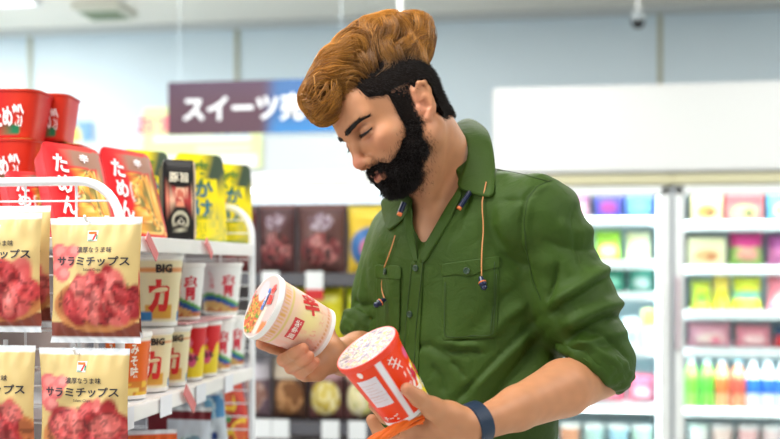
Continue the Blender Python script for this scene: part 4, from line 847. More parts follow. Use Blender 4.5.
# ---- skin mesh: fine over head and hands, coarser where the clothes hide it
def lim(*pts, pad=.05): P = np.array(pts); return P.min(0)-pad, P.max(0)+pad
V = []; F = []; nV = 0
def addpart(lo, hi, h, trim=None, it=1):
    global nV
    v, f = polygonize(body, lo, hi, h, trim=trim); v = relax(v, f, it, .35) if it else v; V.append(v); F.append(np.asarray(f)+nV); nV += len(v); return v
hi_lo = np.minimum(H(.0, 0, 0), H(0, 0, 0))-.17; hi_hi = H(0, 0, 0)+.17
hi_lo[2] = CH[2]+.0; hi_hi[1] += .06; hi_hi[0] += .07; hi_lo[1] -= .02
# quicker lookups: small features only act near their own box anyway
addpart(hi_lo, hi_hi, .00175)
aL = lambda v: (v-ElL)@nrm(WrL-ElL) > .0
lo, hi = lim(ElL, WrL, MP, S(372, 404, 1.56), MI, S(407, 389, 1.44), pad=.03); lo -= .05; addpart(lo, hi, .0019, trim=lambda v: ((v-(ElL*.93+WrL*.07))@nrm(WrL-ElL) > 0))
lo, hi = lim(ElR, WrR, S(261, 344, 1.6), S(300, 300, 1.69), pad=.06); lo[1] -= .05; addpart(lo, hi, .0019, trim=lambda v: ((v-(ElR*.93+WrR*.07))@nrm(WrR-ElR) > 0) & ((v[:, 0] < (ElR[0]+.01))))
sk = Sdf(); sk.p = body.p
lo, hi = lim(CH, BE, ShL, ShR, ElL, ElR, pad=.19); hi[2] = NB[2]-.03
addpart(lo, hi, .007, trim=lambda v: ~(((v-(ElL*.95+WrL*.05))@nrm(WrL-ElL) > 0) & (v[:, 0] > -9) & (np.linalg.norm(v-ElL, axis=1) < .35) & (((v-ElL)@nrm(WrL-ElL)) > np.linalg.norm(v-ElL, axis=1)*.80)) & ~(((v-ElR)@nrm(WrR-ElR)) > np.maximum(.015, np.linalg.norm(v-ElR, axis=1)*.8)) & (v[:, 2] > BE[2]-.22), it=0)
SV = np.concatenate(V); SF = np.concatenate(F)
# skin colouring (pigment: lips, cheeks, nose tip, knuckles, nails; lid and crease shade painted in)
def skincol(P):
    q = toH(P); c = np.broadcast_to(np.array(lin(190, 132, 94)), (len(P), 3)).copy(); inhead = (np.abs(q[:, 1]) < .09) & (q[:, 2] > -.11) & (np.abs(q[:, 0]) < .14)
    def blob(cen, r, col, a): 
        nonlocal c; w = np.exp(-(np.linalg.norm((q-np.array(cen))/np.array(r), axis=1)**2))*a*inhead; c = c*(1-w[:, None])+np.array(lin(*col))*w[:, None]
    for s in (-1, 1): blob((.068, s*.043, -.012), (.02, .018, .016), (206, 128, 98), .5); blob((.0, s*.078, .0), (.03, .012, .034), (216, 132, 106), .45); blob((.078, s*.034, .0), (.012, .016, .008), (170, 112, 92), .5); blob((.087, s*.031, .0125), (.008, .020, .0045), (122, 76, 64), .7); blob((.086, s*.030, .0245), (.01, .018, .0025), (140, 90, 74), .7)
    blob((.112, 0, -.018), (.013, .016, .013), (220, 130, 110), .6)
    blob((.092, 0, -.053), (.010, .024, .0085), (178, 92, 84), .95)
    # stubble shade of real hair roots down the neck
    w = np.clip((-.045-q[:, 2])/.03, 0, 1)*np.clip((.125+q[:, 2])/.05, 0, 1)*np.clip((q[:, 0]+.02)/.03, 0, 1)*(np.abs(q[:, 1]) < .075)*.35; c = c*(1-w[:, None])+np.array(lin(104, 78, 66))*w[:, None]
    m = n3(P, 60, 4)*.035+n3(P, 18, 9)*.03; c = c*(1+m[:, None])
    # a few moles on the cheek
    for cen in ((.052, .055, .002), (.066, .047, -.022)): w = np.exp(-(np.linalg.norm(q-np.array(cen), axis=1)/.0012)**2)*.6; c = c*(1-w[:, None])+np.array(lin(90, 50, 40))*w[:, None]
    for tp in (S(407, 389, 1.472), S(303, 348.5, 1.56), S(309, 356, 1.563), S(315.5, 362, 1.572), S(261, 344, 1.615), S(283.5, 360, 1.605), S(291, 367.5, 1.605), S(300.5, 373.5, 1.603), S(374, 405, 1.562)):
        w = np.exp(-(np.linalg.norm(P-tp, axis=1)/.012)**2)*.4; c = c*(1-w[:, None])+np.array(lin(222, 128, 104))*w[:, None]
    return c
def fast_mesh(name, V, F, m, col=None, smooth=True):
    V = np.asarray(V, np.float32); F = np.asarray(F, np.int32); me = bpy.data.meshes.new(name); k = F.shape[1]
    me.vertices.add(len(V)); me.vertices.foreach_set('co', V.ravel()); me.loops.add(F.size); me.loops.foreach_set('vertex_index', F.ravel()); me.polygons.add(len(F)); me.polygons.foreach_set('loop_start', np.arange(0, F.size, k, dtype=np.int32)); me.polygons.foreach_set('use_smooth', np.full(len(F), smooth))
    for q in (m if isinstance(m, (list, tuple)) else [m]): me.materials.append(q)
    if col is not None: a = me.color_attributes.new('Col', 'FLOAT_COLOR', 'POINT'); a.data.foreach_set('color', np.concatenate([np.broadcast_to(col, (len(V), 3)), np.ones((len(V), 1))], 1).ravel().astype(np.float32))
    me.update(calc_edges=True); me.validate(); return me
def fig_mesh(name, V, F, m, parent, col=None, origin=None, smooth=True):
    o0 = c2w(FOOT) if origin is None else origin
    return link(name, fast_mesh(name, c2w(V)-o0, F, m, col, smooth), parent)
M_skin = mat('skin', (1, 1, 1), 0.48, attr='Col', sss=.12, bump=.10, bscale=420, spec=.4)
person = fig_mesh('person', SV, SF, M_skin, None, skincol(SV)); person.location = c2w(FOOT)
tag(person, 'bearded person in a green shirt with bleached swept hair, holding two noodle cups', 'person')
# ================================================================== clothes
def bvh(V, F): return BVHTree.FromPolygons(np.asarray(V).tolist(), [tuple(int(i) for i in f) for f in F])
EYEP = np.array([0, 0, EYE])
def cast(tree, px, py, back=0.0, default=None):
    d = nrm(S(px, py, 1.0)-EYEP); h = tree.ray_cast(Vector(EYEP), Vector(d))
    if h[0] is None: return default, None
    n = np.array(h[1]); n = n if n.dot(d) < 0 else -n; return np.array(h[0])+n*back, n
def topx(P): return 390+P[:, 0]/P[:, 1]*FPX, HOR-(P[:, 2]-EYE)/P[:, 1]*FPX
skin_tree = bvh(SV, SF)
shirt = Sdf()
EmL = ShL*.45+ElL*.55; EmR = ShR*.5+ElR*.5
CL, nL = S(589, 368, 1.695), nrm(np.array([-.60, -.05, -.80])); CRr, nR = S(370, 336, 1.905), nrm(np.array([-.25, -.15, -1.0]))
# sleeves first, cut at their cuffs, then the trunk is joined on
shirt.chain([ShL, EmL, ElL*.93+ShL*.07], [.058, .056, .053], .03)
shirt.cap(ElL*.93+ShL*.07, ElL*.80+WrL*.20, .053, .050, .03)
shirt.plane(CL, nL, *lim(CL, pad=.20))
shirt.chain([ShR, EmR, ElR], [.056, .055, .050], .03)
shirt.plane(CRr, nR, *lim(CRr, pad=.20))
shirt.ell(CH, (.174, .120, .190), TR, .03); shirt.ell(CH+TU*.035+TF*.012, (.130, .106, .118), TR, .03)
shirt.ell(BE, (.160, .118, .30), TR, .05); shirt.ell(S(463, 400, 1.83), (.165, .122, .22), TR, .04)
shirt.cap(NB+np.array([0, 0, -.004]), ShL+np.array([-.02, 0, .010]), .052, .050, .03); shirt.cap(NB, ShR+np.array([.02, 0, .010]), .050, .048, .03)
shirt.cap(NB+np.array([0, 0, .004]), NB+np.array([0, 0, -.06]), .070, .085, .03)
def cuff_ring(sd, C, n, a, b, r, k=.006, steps=16, off=0.0):
    ax = nrm(np.cross(n, np.array([0, 1.0, 0]))); ay = np.cross(n, ax)
    pts = [C+n*off+ax*a*math.cos(t)+ay*b*math.sin(t) for t in np.linspace(0, 2*PI, steps+1)]
    for i in range(steps): sd.cap(pts[i], pts[i+1], r, r, k)
# neck hole and open front
shirt.cap(NB+np.array([0, 0, .06]), NB+TF*.010+np.array([0, 0, -.030]), .052, .050, .01, -1)
shirt.chain([S(432, 186, 1.765), S(424, 215, 1.745), S(419, 238, 1.735), S(418, 254, 1.73)], [.045, .030, .015, .003], .006, -1)
lo, hi = lim(CH, BE, ShL, ShR, ElL, ElR, NB, pad=.20); lo[2] = .84; hi[2] = NB[2]+.09
V1, F1 = polygonize(shirt, lo, hi, .0036)
V1 = relax(V1, F1, 2, .4)
def vnormals(V, F):
    F = np.asarray(F); n = np.cross(V[F[:, 2]]-V[F[:, 0]], V[F[:, 3 % F.shape[1]]]-V[F[:, 1]]); N = np.zeros_like(V)
    for k in range(F.shape[1]): np.add.at(N, F[:, k], n)
    return N/(np.linalg.norm(N, axis=1)[:, None]+1e-12)
def seg_dist(x, y, poly):
    best = np.full(len(x), 1e9); tt = np.zeros(len(x)); side = np.zeros(len(x)); L = len(poly)-1
    for i in range(L):
        ax, ay = poly[i]; bx_, by_ = poly[i+1]; dx, dy = bx_-ax, by_-ay; q = dx*dx+dy*dy; t = np.clip(((x-ax)*dx+(y-ay)*dy)/q, 0, 1); d = np.hypot(x-ax-t*dx, y-ay-t*dy); m = d < best
        best[m] = d[m]; tt[m] = (i+t[m])/L; side[m] = np.sign((x-ax)*dy-(y-ay)*dx)[m]
    return best, tt, side
# folds : (polyline, height in mm, half width in px)  negative = valley
FOLDS = [([(543, 312), (510, 345), (478, 378), (446, 410)], -7, 6), ([(548, 330), (522, 362), (495, 395), (470, 425)], -6, 6), ([(536, 322), (500, 360), (462, 398)], 6, 8), ([(552, 350), (530, 385), (505, 425)], 5, 8),
 ([(440, 348), (455, 352), (470, 350), (484, 354)], -4, 3.5), ([(442, 342), (460, 346), (482, 347)], 3.5, 4), ([(448, 360), (458, 368), (466, 380)], -3, 3.5), ([(430, 362), (440, 378), (445, 396)], -3, 5),
 ([(520, 285), (500, 300), (476, 330), (452, 345)], -3, 6), ([(530, 300), (505, 318), (490, 338)], 3.5, 6), ([(532, 268), (515, 262), (498, 250)], -3, 6), ([(530, 250), (510, 235), (495, 215)], 3, 9),
 ([(554, 177), (536, 184), (525, 196), (521, 222), (523, 245), (530, 280), (541, 304)], -2.2, 2.2), ([(558, 181), (541, 188), (530, 200), (526, 224), (528, 246), (535, 278)], 2.0, 4),
 ([(618, 262), (590, 280), (565, 296), (543, 310)], 7, 7), ([(612, 274), (585, 292), (560, 306), (545, 318)], -6, 5), ([(632, 303), (605, 306), (580, 316), (558, 330)], 7, 7), ([(630, 316), (604, 320), (580, 332), (560, 344)], -6, 5),
 ([(634, 332), (610, 336), (588, 342), (566, 345)], 4, 5), ([(606, 246), (585, 250), (560, 246), (540, 238)], -3, 7), ([(598, 232), (575, 232), (552, 222)], 3, 8), ([(575, 200), (572, 225), (580, 255), (585, 275)], -3, 6), ([(590, 218), (592, 240), (604, 262)], 3, 6),
 ([(560, 260), (552, 285), (546, 306)], -5, 5), ([(566, 346), (585, 356), (604, 372), (622, 384)], -4, 3), ([(570, 338), (592, 347), (612, 360), (628, 374)], 4, 5), ([(575, 330), (600, 334), (622, 350), (632, 362)], -4, 4),
 ([(376, 205), (366, 235), (360, 270), (356, 300)], -3, 4), ([(368, 240), (362, 280), (360, 315)], 3, 4), ([(352, 300), (362, 306), (374, 304)], -4, 4), ([(348, 318), (360, 322), (374, 318)], -3.5, 3), ([(384, 250), (380, 290), (384, 330)], -4, 6), ([(396, 262), (392, 300), (398, 335)], 3, 8),
 ([(500, 200), (508, 235), (512, 262)], 2.5, 9), ([(470, 190), (462, 215), (448, 245)], -2.5, 6), ([(400, 350), (430, 345), (455, 362)], -3, 5), ([(520, 400), (540, 415), (556, 425)], -3, 5), ([(495, 200), (520, 200), (548, 190)], -2.2, 5), ([(500, 168), (528, 172), (552, 178)], 1.6, 2.5)]
def add_folds(V, F):
    N = vnormals(V, F); x, y = topx(V); face = np.clip(-(N@nrm(np.array([.05, 1, 0])))*1.8+.25, 0, 1); D = np.zeros(len(V))
    for poly, a, w in FOLDS: d, t, s_ = seg_dist(x, y, poly); D += a*.0019*(np.exp(-(d/w)**2) if a > 0 else np.exp(-np.sqrt((d/w)**2+.02)*1.5)*1.25)*np.clip(np.sin(np.clip(t, .04, .96)*PI)*1.6, 0, 1)*face
    D += .0016*n3(V, 9, 3)+.0009*n3(V*np.array([1, 1, .6]), 22, 5)
    slv = np.clip(((V-ShL)@TL+.02)/.05, 0, 1); D += slv*.0016*n3(V*np.array([.7, 1, 1.6]), 16, 8)
    return V+N*D[:, None]
V1 = add_folds(V1, F1)
def shirt_mat(name, base, lo_):
    m = mat(name, base, .62, var=.07, vscale=9, spec=.25); nt = m.node_tree; b = nt.nodes['Principled BSDF']
    tc = nt.nodes.new('ShaderNodeTexCoord'); w = []
    n = nt.nodes.new('ShaderNodeTexNoise'); n.inputs['Scale'].default_value = 34; n.inputs['Detail'].default_value = 6; n.inputs['Distortion'].default_value = 1.2; nt.links.new(tc.outputs['Object'], n.inputs['Vector'])
    n2 = nt.nodes.new('ShaderNodeTexNoise'); n2.inputs['Scale'].default_value = 900; nt.links.new(tc.outputs['Object'], n2.inputs['Vector'])
    b1 = nt.nodes.new('ShaderNodeBump'); b1.inputs['Strength'].default_value = .5; b1.inputs['Distance'].default_value = .004; nt.links.new(n.outputs['Fac'], b1.inputs['Height'])
    b2 = nt.nodes.new('ShaderNodeBump'); b2.inputs['Strength'].default_value = .25; b2.inputs['Distance'].default_value = .0006; nt.links.new(n2.outputs['Fac'], b2.inputs['Height']); nt.links.new(b1.outputs[0], b2.inputs['Normal']); nt.links.new(b2.outputs[0], b.inputs['Normal']); return m
M_shirt = shirt_mat('green_cotton', lin(51, 76, 17), 0)
M_stitch = mat('green_thread', lin(40, 62, 26), .8)
shirt_o = fig_mesh('shirt', V1, F1, M_shirt, person)
shirt_tree = bvh(V1, F1)
OR = c2w(FOOT)
def sheet(name, rows, m, parent, thick=.0022, up=0.0, clear=.0, tree=None, sub=2):
    """rows of (px, py, distance) -> a thick smooth cloth patch; with a tree the patch is laid on that surface"""
    P = []
    for r in rows:
        q = []
        for c in r:
            if tree is not None and len(c) == 2: p, n = cast(tree, c[0], c[1], up, None); q.append(p if p is not None else (q[-1] if q else S(c[0], c[1], 1.75)))
            else:
                p = S(*c)
                if tree is not None:
                    h, n = cast(tree, c[0], c[1], clear)
                    if h is not None and h[1] < p[1]: p = h
                q.append(p)
        P.append(q)
    mb = MB(); mb.grid(c2w(np.array(P))-OR); o = mb.build(name, m, parent, True, None)
    s = o.modifiers.new('subdivision', 'SUBSURF'); s.levels = s.render_levels = sub; t = o.modifiers.new('thickness', 'SOLIDIFY'); t.thickness = thick; t.offset = 0; return o
def stitch(name, pts, m, parent, r=.0005, up=.0012, tree=None, dash=None, closed=False):
    q = []
    for i in range(len(pts)-1):
        for t in np.linspace(0, 1, 9, endpoint=(i == len(pts)-2)): q.append(np.array(pts[i])*(1-t)+np.array(pts[i+1])*t)
    P = []
    for a in q:
        p, n = cast(tree or shirt_tree, a[0], a[1], up)
        if p is not None: P.append(p)
    P = np.array(P); P[1:-1] = (P[:-2]+P[1:-1]*2+P[2:])/4
    return MB().tube(c2w(P)-OR, r, 5).build(name, m, parent, True, None)
# placket, pockets with flaps, buttons, seams
def patch(px0, px1, top, bot, n=7, mrows=9):
    """top/bot: functions of u -> py ; px0/px1 functions of v -> px"""
    rows = []
    for j in range(mrows):
        v = j/(mrows-1); rows.append([(px0(v)*(1-u)+px1(v)*u, top(u)*(1-v)+bot(u)*v) for u in np.linspace(0, 1, n)])
    return rows
sheet('placket', patch(lambda v: 411-10*v, lambda v: 424-8*v-2*v*v, lambda u: 262+u*-6, lambda u: 452, 4, 22), M_shirt, shirt_o, .0020, .0012, tree=shirt_tree, sub=1)
stitch('placket_seam', [(413, 264), (407, 320), (403, 380), (400, 436)], M_stitch, shirt_o, up=.0030); stitch('placket_seam', [(424, 260), (418, 320), (414, 380), (411, 436)], M_stitch, shirt_o, up=.0030)
pk = sheet('chest_pocket', patch(lambda v: 443-1*v, lambda v: 499-2*v, lambda u: 276-10*u, lambda u: 341-3*u, 8, 9), M_shirt, shirt_o, .0020, .0010, tree=shirt_tree)
sheet('pocket_flap', patch(lambda v: 442-0*v, lambda v: 500-0*v, lambda u: 264-8*u-.0, lambda u: (281 if .3 < u < .6 else 277)-9*u, 8, 4), M_shirt, pk, .0018, .0018, tree=shirt_tree)
stitch('pocket_seam', [(446, 282), (445, 338), (494, 335), (496, 274)], M_stitch, pk, up=.0036); stitch('pocket_seam', [(494.0, 262), (493.6, 300), (491, 333)], M_stitch, pk, up=.0036)
pk2 = sheet('chest_pocket', patch(lambda v: 377+1*v, lambda v: 401-1*v, lambda u: 276+2*u, lambda u: 332+2*u, 5, 8), M_shirt, shirt_o, .0022, .0016, tree=shirt_tree)
sheet('pocket_flap', patch(lambda v: 376, lambda v: 402, lambda u: 264+2*u, lambda u: 278+2*u, 5, 4), M_shirt, pk2, .0020, .0024, tree=shirt_tree)
M_btn = mat('button_green', lin(42, 66, 50), .3)
def button(px, py, up=.0042, r=.0052, parent=None):
    p, n = cast(shirt_tree, px, py, up)
    if p is None: return
    z = Vector(n); R_ = z.to_track_quat('Z', 'Y').to_matrix(); mb = MB(); mb.lathe([(.0001, -.001), (r, -.001), (r, .0006), (r*.85, .0012), (r*.7, .0007), (.0001, .0007)], 20)
    v = np.concatenate(mb.v)@np.array(R_).T+p; mb.v = [c2w(v)-OR]; b = mb.build('button', M_btn, parent or shirt_o)
    m2 = MB()
    for dx, dy in ((-.0013, -.0013), (.0013, -.0013), (-.0013, .0013), (.0013, .0013)): m2.tube([(dx, dy, .0006), (dx, dy, .00105)], .0006, 6)
    m2.v = [c2w(q@np.array(R_).T+p)-OR for q in m2.v]; m2.build('button_thread', M_stitch, b)
button(467, 271, .0068, parent=pk); button(411, 314); button(407, 376); button(417, 268, .004); button(388, 272, .0062, parent=pk2); button(405, 430)
stitch('shoulder_seam', [(497, 170), (515, 172), (535, 178), (550, 182)], M_stitch, shirt_o, up=.0006)
stitch('armhole_seam', [(552, 180), (538, 186), (528, 198), (524, 222), (526, 246), (533, 280), (541, 300)], M_stitch, shirt_o, up=.0006)
# collar: near leaf, far leaf, band behind the neck
nearleaf = [[(452, 127, 1.850), (461, 120, 1.865), (472, 118, 1.880)], [(462, 133, 1.800), (474, 126, 1.820), (487, 129, 1.835)], [(468, 143, 1.775), (482, 137, 1.788), (491, 139, 1.784)], [(468, 155, 1.762), (482, 152, 1.760), (494, 154, 1.758)], [(466, 168, 1.757), (480, 170, 1.742), (496, 172, 1.738)], [(460, 181, 1.750), (477, 185, 1.732), (496, 188, 1.724)], [(458, 190, 1.746), (475, 195, 1.726), (495, 201, 1.716)]]
cl = sheet('collar', nearleaf, M_shirt, shirt_o, .003, clear=.005, tree=shirt_tree)
farleaf = [[(381, 199, 1.83), (390, 196, 1.80), (402, 195, 1.772), (413, 196, 1.762)], [(382, 208, 1.825), (390, 210, 1.795), (401, 208, 1.768), (412, 206, 1.756)], [(384, 218, 1.815), (390, 222, 1.79), (398, 219, 1.768), (407, 214, 1.754)], [(389, 230, 1.80), (391, 232, 1.787), (396, 227, 1.770), (402, 221, 1.760)]]
sheet('collar', farleaf, M_shirt, shirt_o, .003, clear=.004, tree=shirt_tree)
def midrow(rows, j0, j1, t): return [[tuple(np.array(r[j0])*(1-t)+np.array(r[j1])*t)] for r in rows]
# lapels framing the open neck
lap = [[(459, 190, 1.745), (464, 192, 1.738)], [(450, 203, 1.742), (457, 207, 1.732)], [(441, 219, 1.736), (449, 223, 1.727)], [(432, 234, 1.730), (440, 239, 1.722)], [(424, 248, 1.727), (431, 252, 1.720)], [(418, 260, 1.727), (425, 266, 1.720)]]
sheet('lapel', lap, M_shirt, shirt_o, .0035, clear=.002, tree=shirt_tree)
lap2 = [[(404, 214, 1.760), (413, 205, 1.758)], [(403, 226, 1.755), (412, 218, 1.755)], [(406, 240, 1.748), (414, 235, 1.748)], [(411, 254, 1.738), (417, 250, 1.738)], [(415, 264, 1.73), (419, 262, 1.73)]]
sheet('lapel', lap2, M_shirt, shirt_o, .0035, clear=.002, tree=shirt_tree)
# rolled cuffs
def cuff(C, n, a, b, name='rolled_cuff', turns=((0.0, 1.0, .008), (-.012, 1.02, .0085), (-.025, 1.0, .0075))):
    sd = Sdf()
    for off, k, r in turns: cuff_ring(sd, C, n, a*k, b*k, r, .010, 20, off)
    lo, hi = lim(C, pad=max(a, b)+.05); v, f = polygonize(sd, lo, hi, .0030); v = relax(v, f, 1, .4); N = vnormals(v, f); v = v+N*(.0016*n3(v, 30, 12)+.001*n3(v, 60, 2))[:, None]
    return fig_mesh(name, v, f, M_shirt, shirt_o)
cuff(S(590, 367, 1.695), nL, .0545, .050)
cuff(S(369, 334, 1.905), nR, .043, .042)

# trousers and shoes (below the frame, the figure stands on the floor)
tr = Sdf(); hipL = BE+TL*.085+TU*-.22; hipR = BE-TL*.085+TU*-.22; ankL = np.array([BE[0], BE[1], .09])+TL*.12; ankR = np.array([BE[0], BE[1], .09])-TL*.11-TF*-.06
kneeL = (hipL+ankL)/2+TF*.02; kneeR = (hipR+ankR)/2+TF*.02
tr.ell(BE+TU*-.21, (.155, .112, .14), TR, .03); tr.chain([hipL, kneeL, ankL], [.092, .068, .052], .03); tr.chain([hipR, kneeR, ankR], [.092, .068, .052], .03)
lo, hi = lim(hipL, hipR, ankL, ankR, BE, pad=.2); lo[2] = .03; v, f = polygonize(tr, lo, hi, .010); fig_mesh('trousers', v, f, mat('dark_denim', lin(34, 40, 56), .8), person)
for a in (ankL, ankR):
    sd = Sdf(); a0 = np.array([a[0], a[1], .045]); sd.ell(a0+TF*.11, (.048, .06, .034), TR, .02); sd.cap(a0-TF*.02+TU*.005, a0+TF*.10, .040, .040, .03); sd.cap(a0+TU*.0, a0+TU*.05, .042, .045, .02)
    lo, hi = lim(a0, a0+TF*.18, pad=.08); lo[2] = .004; v, f = polygonize(sd, lo, hi, .006, trim=lambda v: v[:, 2] > .004); v[:, 2] = np.maximum(v[:, 2], .006); fig_mesh('shoe', v, f, mat('shoe_leather', lin(40, 36, 34), .5), person)

# ================================================================== hair
def strand_mesh(name, paths, rad, cols, m, parent, sides=3):
    """paths (N,K,3), rad (N,K), cols (N,K,3)"""
    N, K, _ = paths.shape; t = np.gradient(paths, axis=1); t /= np.linalg.norm(t, axis=2)[..., None]+1e-12
    a = np.broadcast_to(np.array([.3, -.8, .5]), t.shape); u = np.cross(t, a); u /= np.linalg.norm(u, axis=2)[..., None]+1e-9; w = np.cross(t, u)
    th = np.arange(sides)*2*PI/sides; V = paths[:, :, None, :]+rad[:, :, None, None]*(np.cos(th)[None, None, :, None]*u[:, :, None, :]+np.sin(th)[None, None, :, None]*w[:, :, None, :])
    base = np.arange(N)[:, None, None]*K*sides; i = np.arange(K-1)[None, :, None]*sides; j = np.arange(sides)[None, None, :]; j2 = (j+1) % sides
    F = np.stack([base+i+j, base+i+j2, base+i+sides+j2, base+i+sides+j], -1).reshape(-1, 4)
    C_ = np.repeat(cols[:, :, None, :], sides, 2).reshape(-1, 3)
    return fig_mesh(name, V.reshape(-1, 3), F, m, parent, C_)
def Qh(px, py, yh):                          # on the sight line of (px,py), where the head's own left coordinate is yh
    d = nrm(S(px, py, 1.0)-EYEP); o = toH(EYEP[None])[0]; dd = (d@HM)/HS; t = (yh-o[1])/dd[1]; return EYEP+d*t
def sample(V, F, n, wfun=None, seed=0):
    r = np.random.default_rng(seed); F = np.asarray(F); A = np.linalg.norm(np.cross(V[F[:, 2]]-V[F[:, 0]], V[F[:, 3]]-V[F[:, 1]]), axis=1)
    if wfun is not None: A = A*np.maximum(wfun(V[F].mean(1)), 0)
    i = r.choice(len(F), n, p=A/A.sum()); a, b = r.random(n)[:, None], r.random(n)[:, None]; q = V[F[i]]; return (q[:, 0]*(1-a)+q[:, 1]*a)*(1-b)+(q[:, 3]*(1-a)+q[:, 2]*a)*b
ss = lambda x, a, b: np.clip((x-a)/(b-a), 0, 1)**2*(3-2*np.clip((x-a)/(b-a), 0, 1))
# masks in head coordinates
def black_mask(q):
    x, y, z = q[:, 0], np.abs(q[:, 1]), q[:, 2]
    low = np.where(x > .032, .040+(x-.032)*.55, np.where(x > -.012, -.02, np.where(x > -.030, .031+.0*x, -.036)))
    m = ss(z, low-.004, low+.006)*(1-ss(x, .058, .066))*(1-ss(z, .100, .106))
    m = m*((y < .0735+.012*(z > .027)) | (x < -.026))
    burn = (x > -.010) & (x <= .036) & (z < .044); m = np.where(burn, ss(x, -.012, -.004)*(1-ss(x, .026, .036))*ss(z, -.03, -.02)*(y > .045)*(y < .0735), m); return m
sel = (np.linalg.norm(SV-HT, axis=1) < .19)
headF = np.asarray(SF)[sel[np.asarray(SF)].all(1)]
M_matte = mat('matte_hair_base', (1, 1, 1), .95, attr='Col', spec=.05); M_hairdark = mat('dark_hair', (1, 1, 1), .5, attr='Col', spec=.25); M_hairgold = mat('bleached_hair', (1, 1, 1), .42, attr='Col', spec=.45)
# short dark sides: shell following the skull, sinking under the skin at its edges
cran = Sdf(); cran.p = [p for p in body.p[:NHEAD]]
def short_disp(P, d): q = toH(P); m = black_mask(q); return m*.0036-.004*(1-m)+m*.0005*n3(P, 120, 3)
v, f = polygonize(cran, H(0, 0, .03)-.15, H(0, 0, .03)+.15, .0026, disp=short_disp, trim=lambda v: black_mask(toH(v)) > .02)
f = np.asarray(f); sides_o = fig_mesh('hair_sides', v, f, M_matte, person, lin(24, 19, 17)); sides_o['label'] = 'short black hair at the sides'
N_ = 18000; r0 = sample(SV, headF, N_, lambda c: black_mask(toH(c))**.6, 3); q0 = toH(r0); g = grads(cran.p, r0); R3 = np.random.default_rng(5)
dn = (np.array([-.35, 0, -.95])@HM.T); d0 = g*.62+dn*.62+R3.normal(size=(N_, 3))*.20; d0 /= np.linalg.norm(d0, axis=1)[:, None]; Ln = (.0045+.004*black_mask(q0)*R3.random(N_)+.006*ss(q0[:, 2], .05, .10))[:, None]
K = 4; tt = np.linspace(0, 1, K); paths = r0[:, None]+d0[:, None]*Ln[:, None]*tt[None, :, None]+dn*(tt**2)[None, :, None]*Ln[:, None]*.3
colr = np.array(lin(24, 19, 18))*(1+.5*R3.random((N_, 1, 1)))*np.ones((1, K, 1)); strand_mesh('short_hair', paths, (.00026*(1-.6*tt))[None]*np.ones((N_, 1)), colr, M_hairdark, sides_o)

# bleached top: swept up and forward, curling over the forehead
top = Sdf()
for px, py, yh, r, ry in ((319, 96, .006, .021, .034), (325, 109, .006, .015, .026), (329, 83, .0, .026, .040), (339, 69, .0, .030, .044), (354, 57, .0, .033, .046), (371, 46, .0, .037, .046), (387, 41, .0, .036, .044), (402, 37, -.002, .033, .040), (413, 33, -.004, .026, .034), (416, 41, .0, .018, .030),
                          (392, 58, .0, .036, .048), (376, 66, .004, .036, .050), (358, 78, .008, .028, .046), (346, 90, .006, .020, .044), (410, 52, .0, .026, .040), (400, 66, 0, .03, .05)):
    c = Qh(px, py, yh); top.ell(c, np.array([r, ry, r]), HM, .012)
top.ell(H(-.006, 0, .062), np.array([.085, .060, .074])*HS, HM, .015)
def top_mask(q): return q[:, 2] > .06
v, f = polygonize(top, H(0, 0, .1)-.19, H(0, 0, .1)+.19, .0026, disp=lambda P, d: .0050*n3(P, 22, 21)+.0022*n3(P, 50, 22)-.0058, trim=lambda v: toH(v)[:, 2] > .040)
v = relax(v, f, 1, .4); f = np.asarray(f); hair = fig_mesh('hair', v, f, M_hairgold, person, lin(96, 62, 30)); hair['label'] = 'bleached golden brown hair swept up and forward'
topV, topF = v, f
ANG = np.array([[296, 140], [318, 145], [335, 160], [350, 195], [362, 235], [378, 258], [395, 275], [410, 295], [424, 330], [440, 20]])   # heading of the locks in degrees (0 right, 90 down)
def flow(P, swirl=1.0, ph=0):
    x, y = topx(P); a = np.interp(x, ANG[:, 0], ANG[:, 1])
    a = a+np.where(y < 38, -22*np.sign(a-270)*0, 0)
    a = a+46*swirl*n3(P, 16, 31)+14*n3(P, 40, 33)*swirl; a = np.radians(a); return np.stack([np.cos(a), -.15+0*a, -np.sin(a)], 1)
NC = 800; seeds = sample(topV, topF, NC, lambda c: (1.0*(toH(c)[:, 1] > -.045)+.25)*(c[:, 2] > 0), 8)
R4 = np.random.default_rng(11); PER = 18; N_ = NC*PER; root = np.repeat(seeds, PER, 0)+R4.normal(size=(N_, 3))*.0046
lens = np.repeat(.040+.035*R4.random(NC), PER)*(.8+.35*R4.random(N_)); K = 15; step = lens/(K-1); lift = np.repeat(-.001+.0085*R4.random(NC)**1.6, PER)+.0032*R4.random(N_)
P = root.copy(); cen = seeds.copy(); cpath = []; prs = top.p
def onto(P, off):
    for _ in range(2): d = evalsdf(prs, P)-off; g = grads(prs, P, .002); P = P-g*np.clip(d, -.02, .02)[:, None]
    return P, g
cen, _ = onto(cen, 0); P, g = onto(P, lift-.002); rel = P-np.repeat(cen, PER, 0); paths = [P]
for k in range(1, K):
    d = flow(cen); _, g = onto(cen, 0); d -= g*(d*g).sum(1)[:, None]; d /= np.linalg.norm(d, axis=1)[:, None]+1e-9; cen = cen+d*np.repeat(step[::PER], 1)[:, None]*1.0
    cen, g = onto(cen, 0); t_ = k/(K-1); conv = 1-.55*t_; tgt = np.repeat(cen, PER, 0)+rel*conv+d.repeat(PER, 0)*((step-np.repeat(step[::PER], PER))*k)[:, None]
    P, _ = onto(tgt, (lift+.004*math.sin(PI*t_))*(1-.3*t_)+.0035*t_**3*(np.repeat(R4.random(NC), PER) > .6)); paths.append(P+R4.normal(size=P.shape)*.00012)
paths = np.stack(paths, 1); tt = np.linspace(0, 1, K)
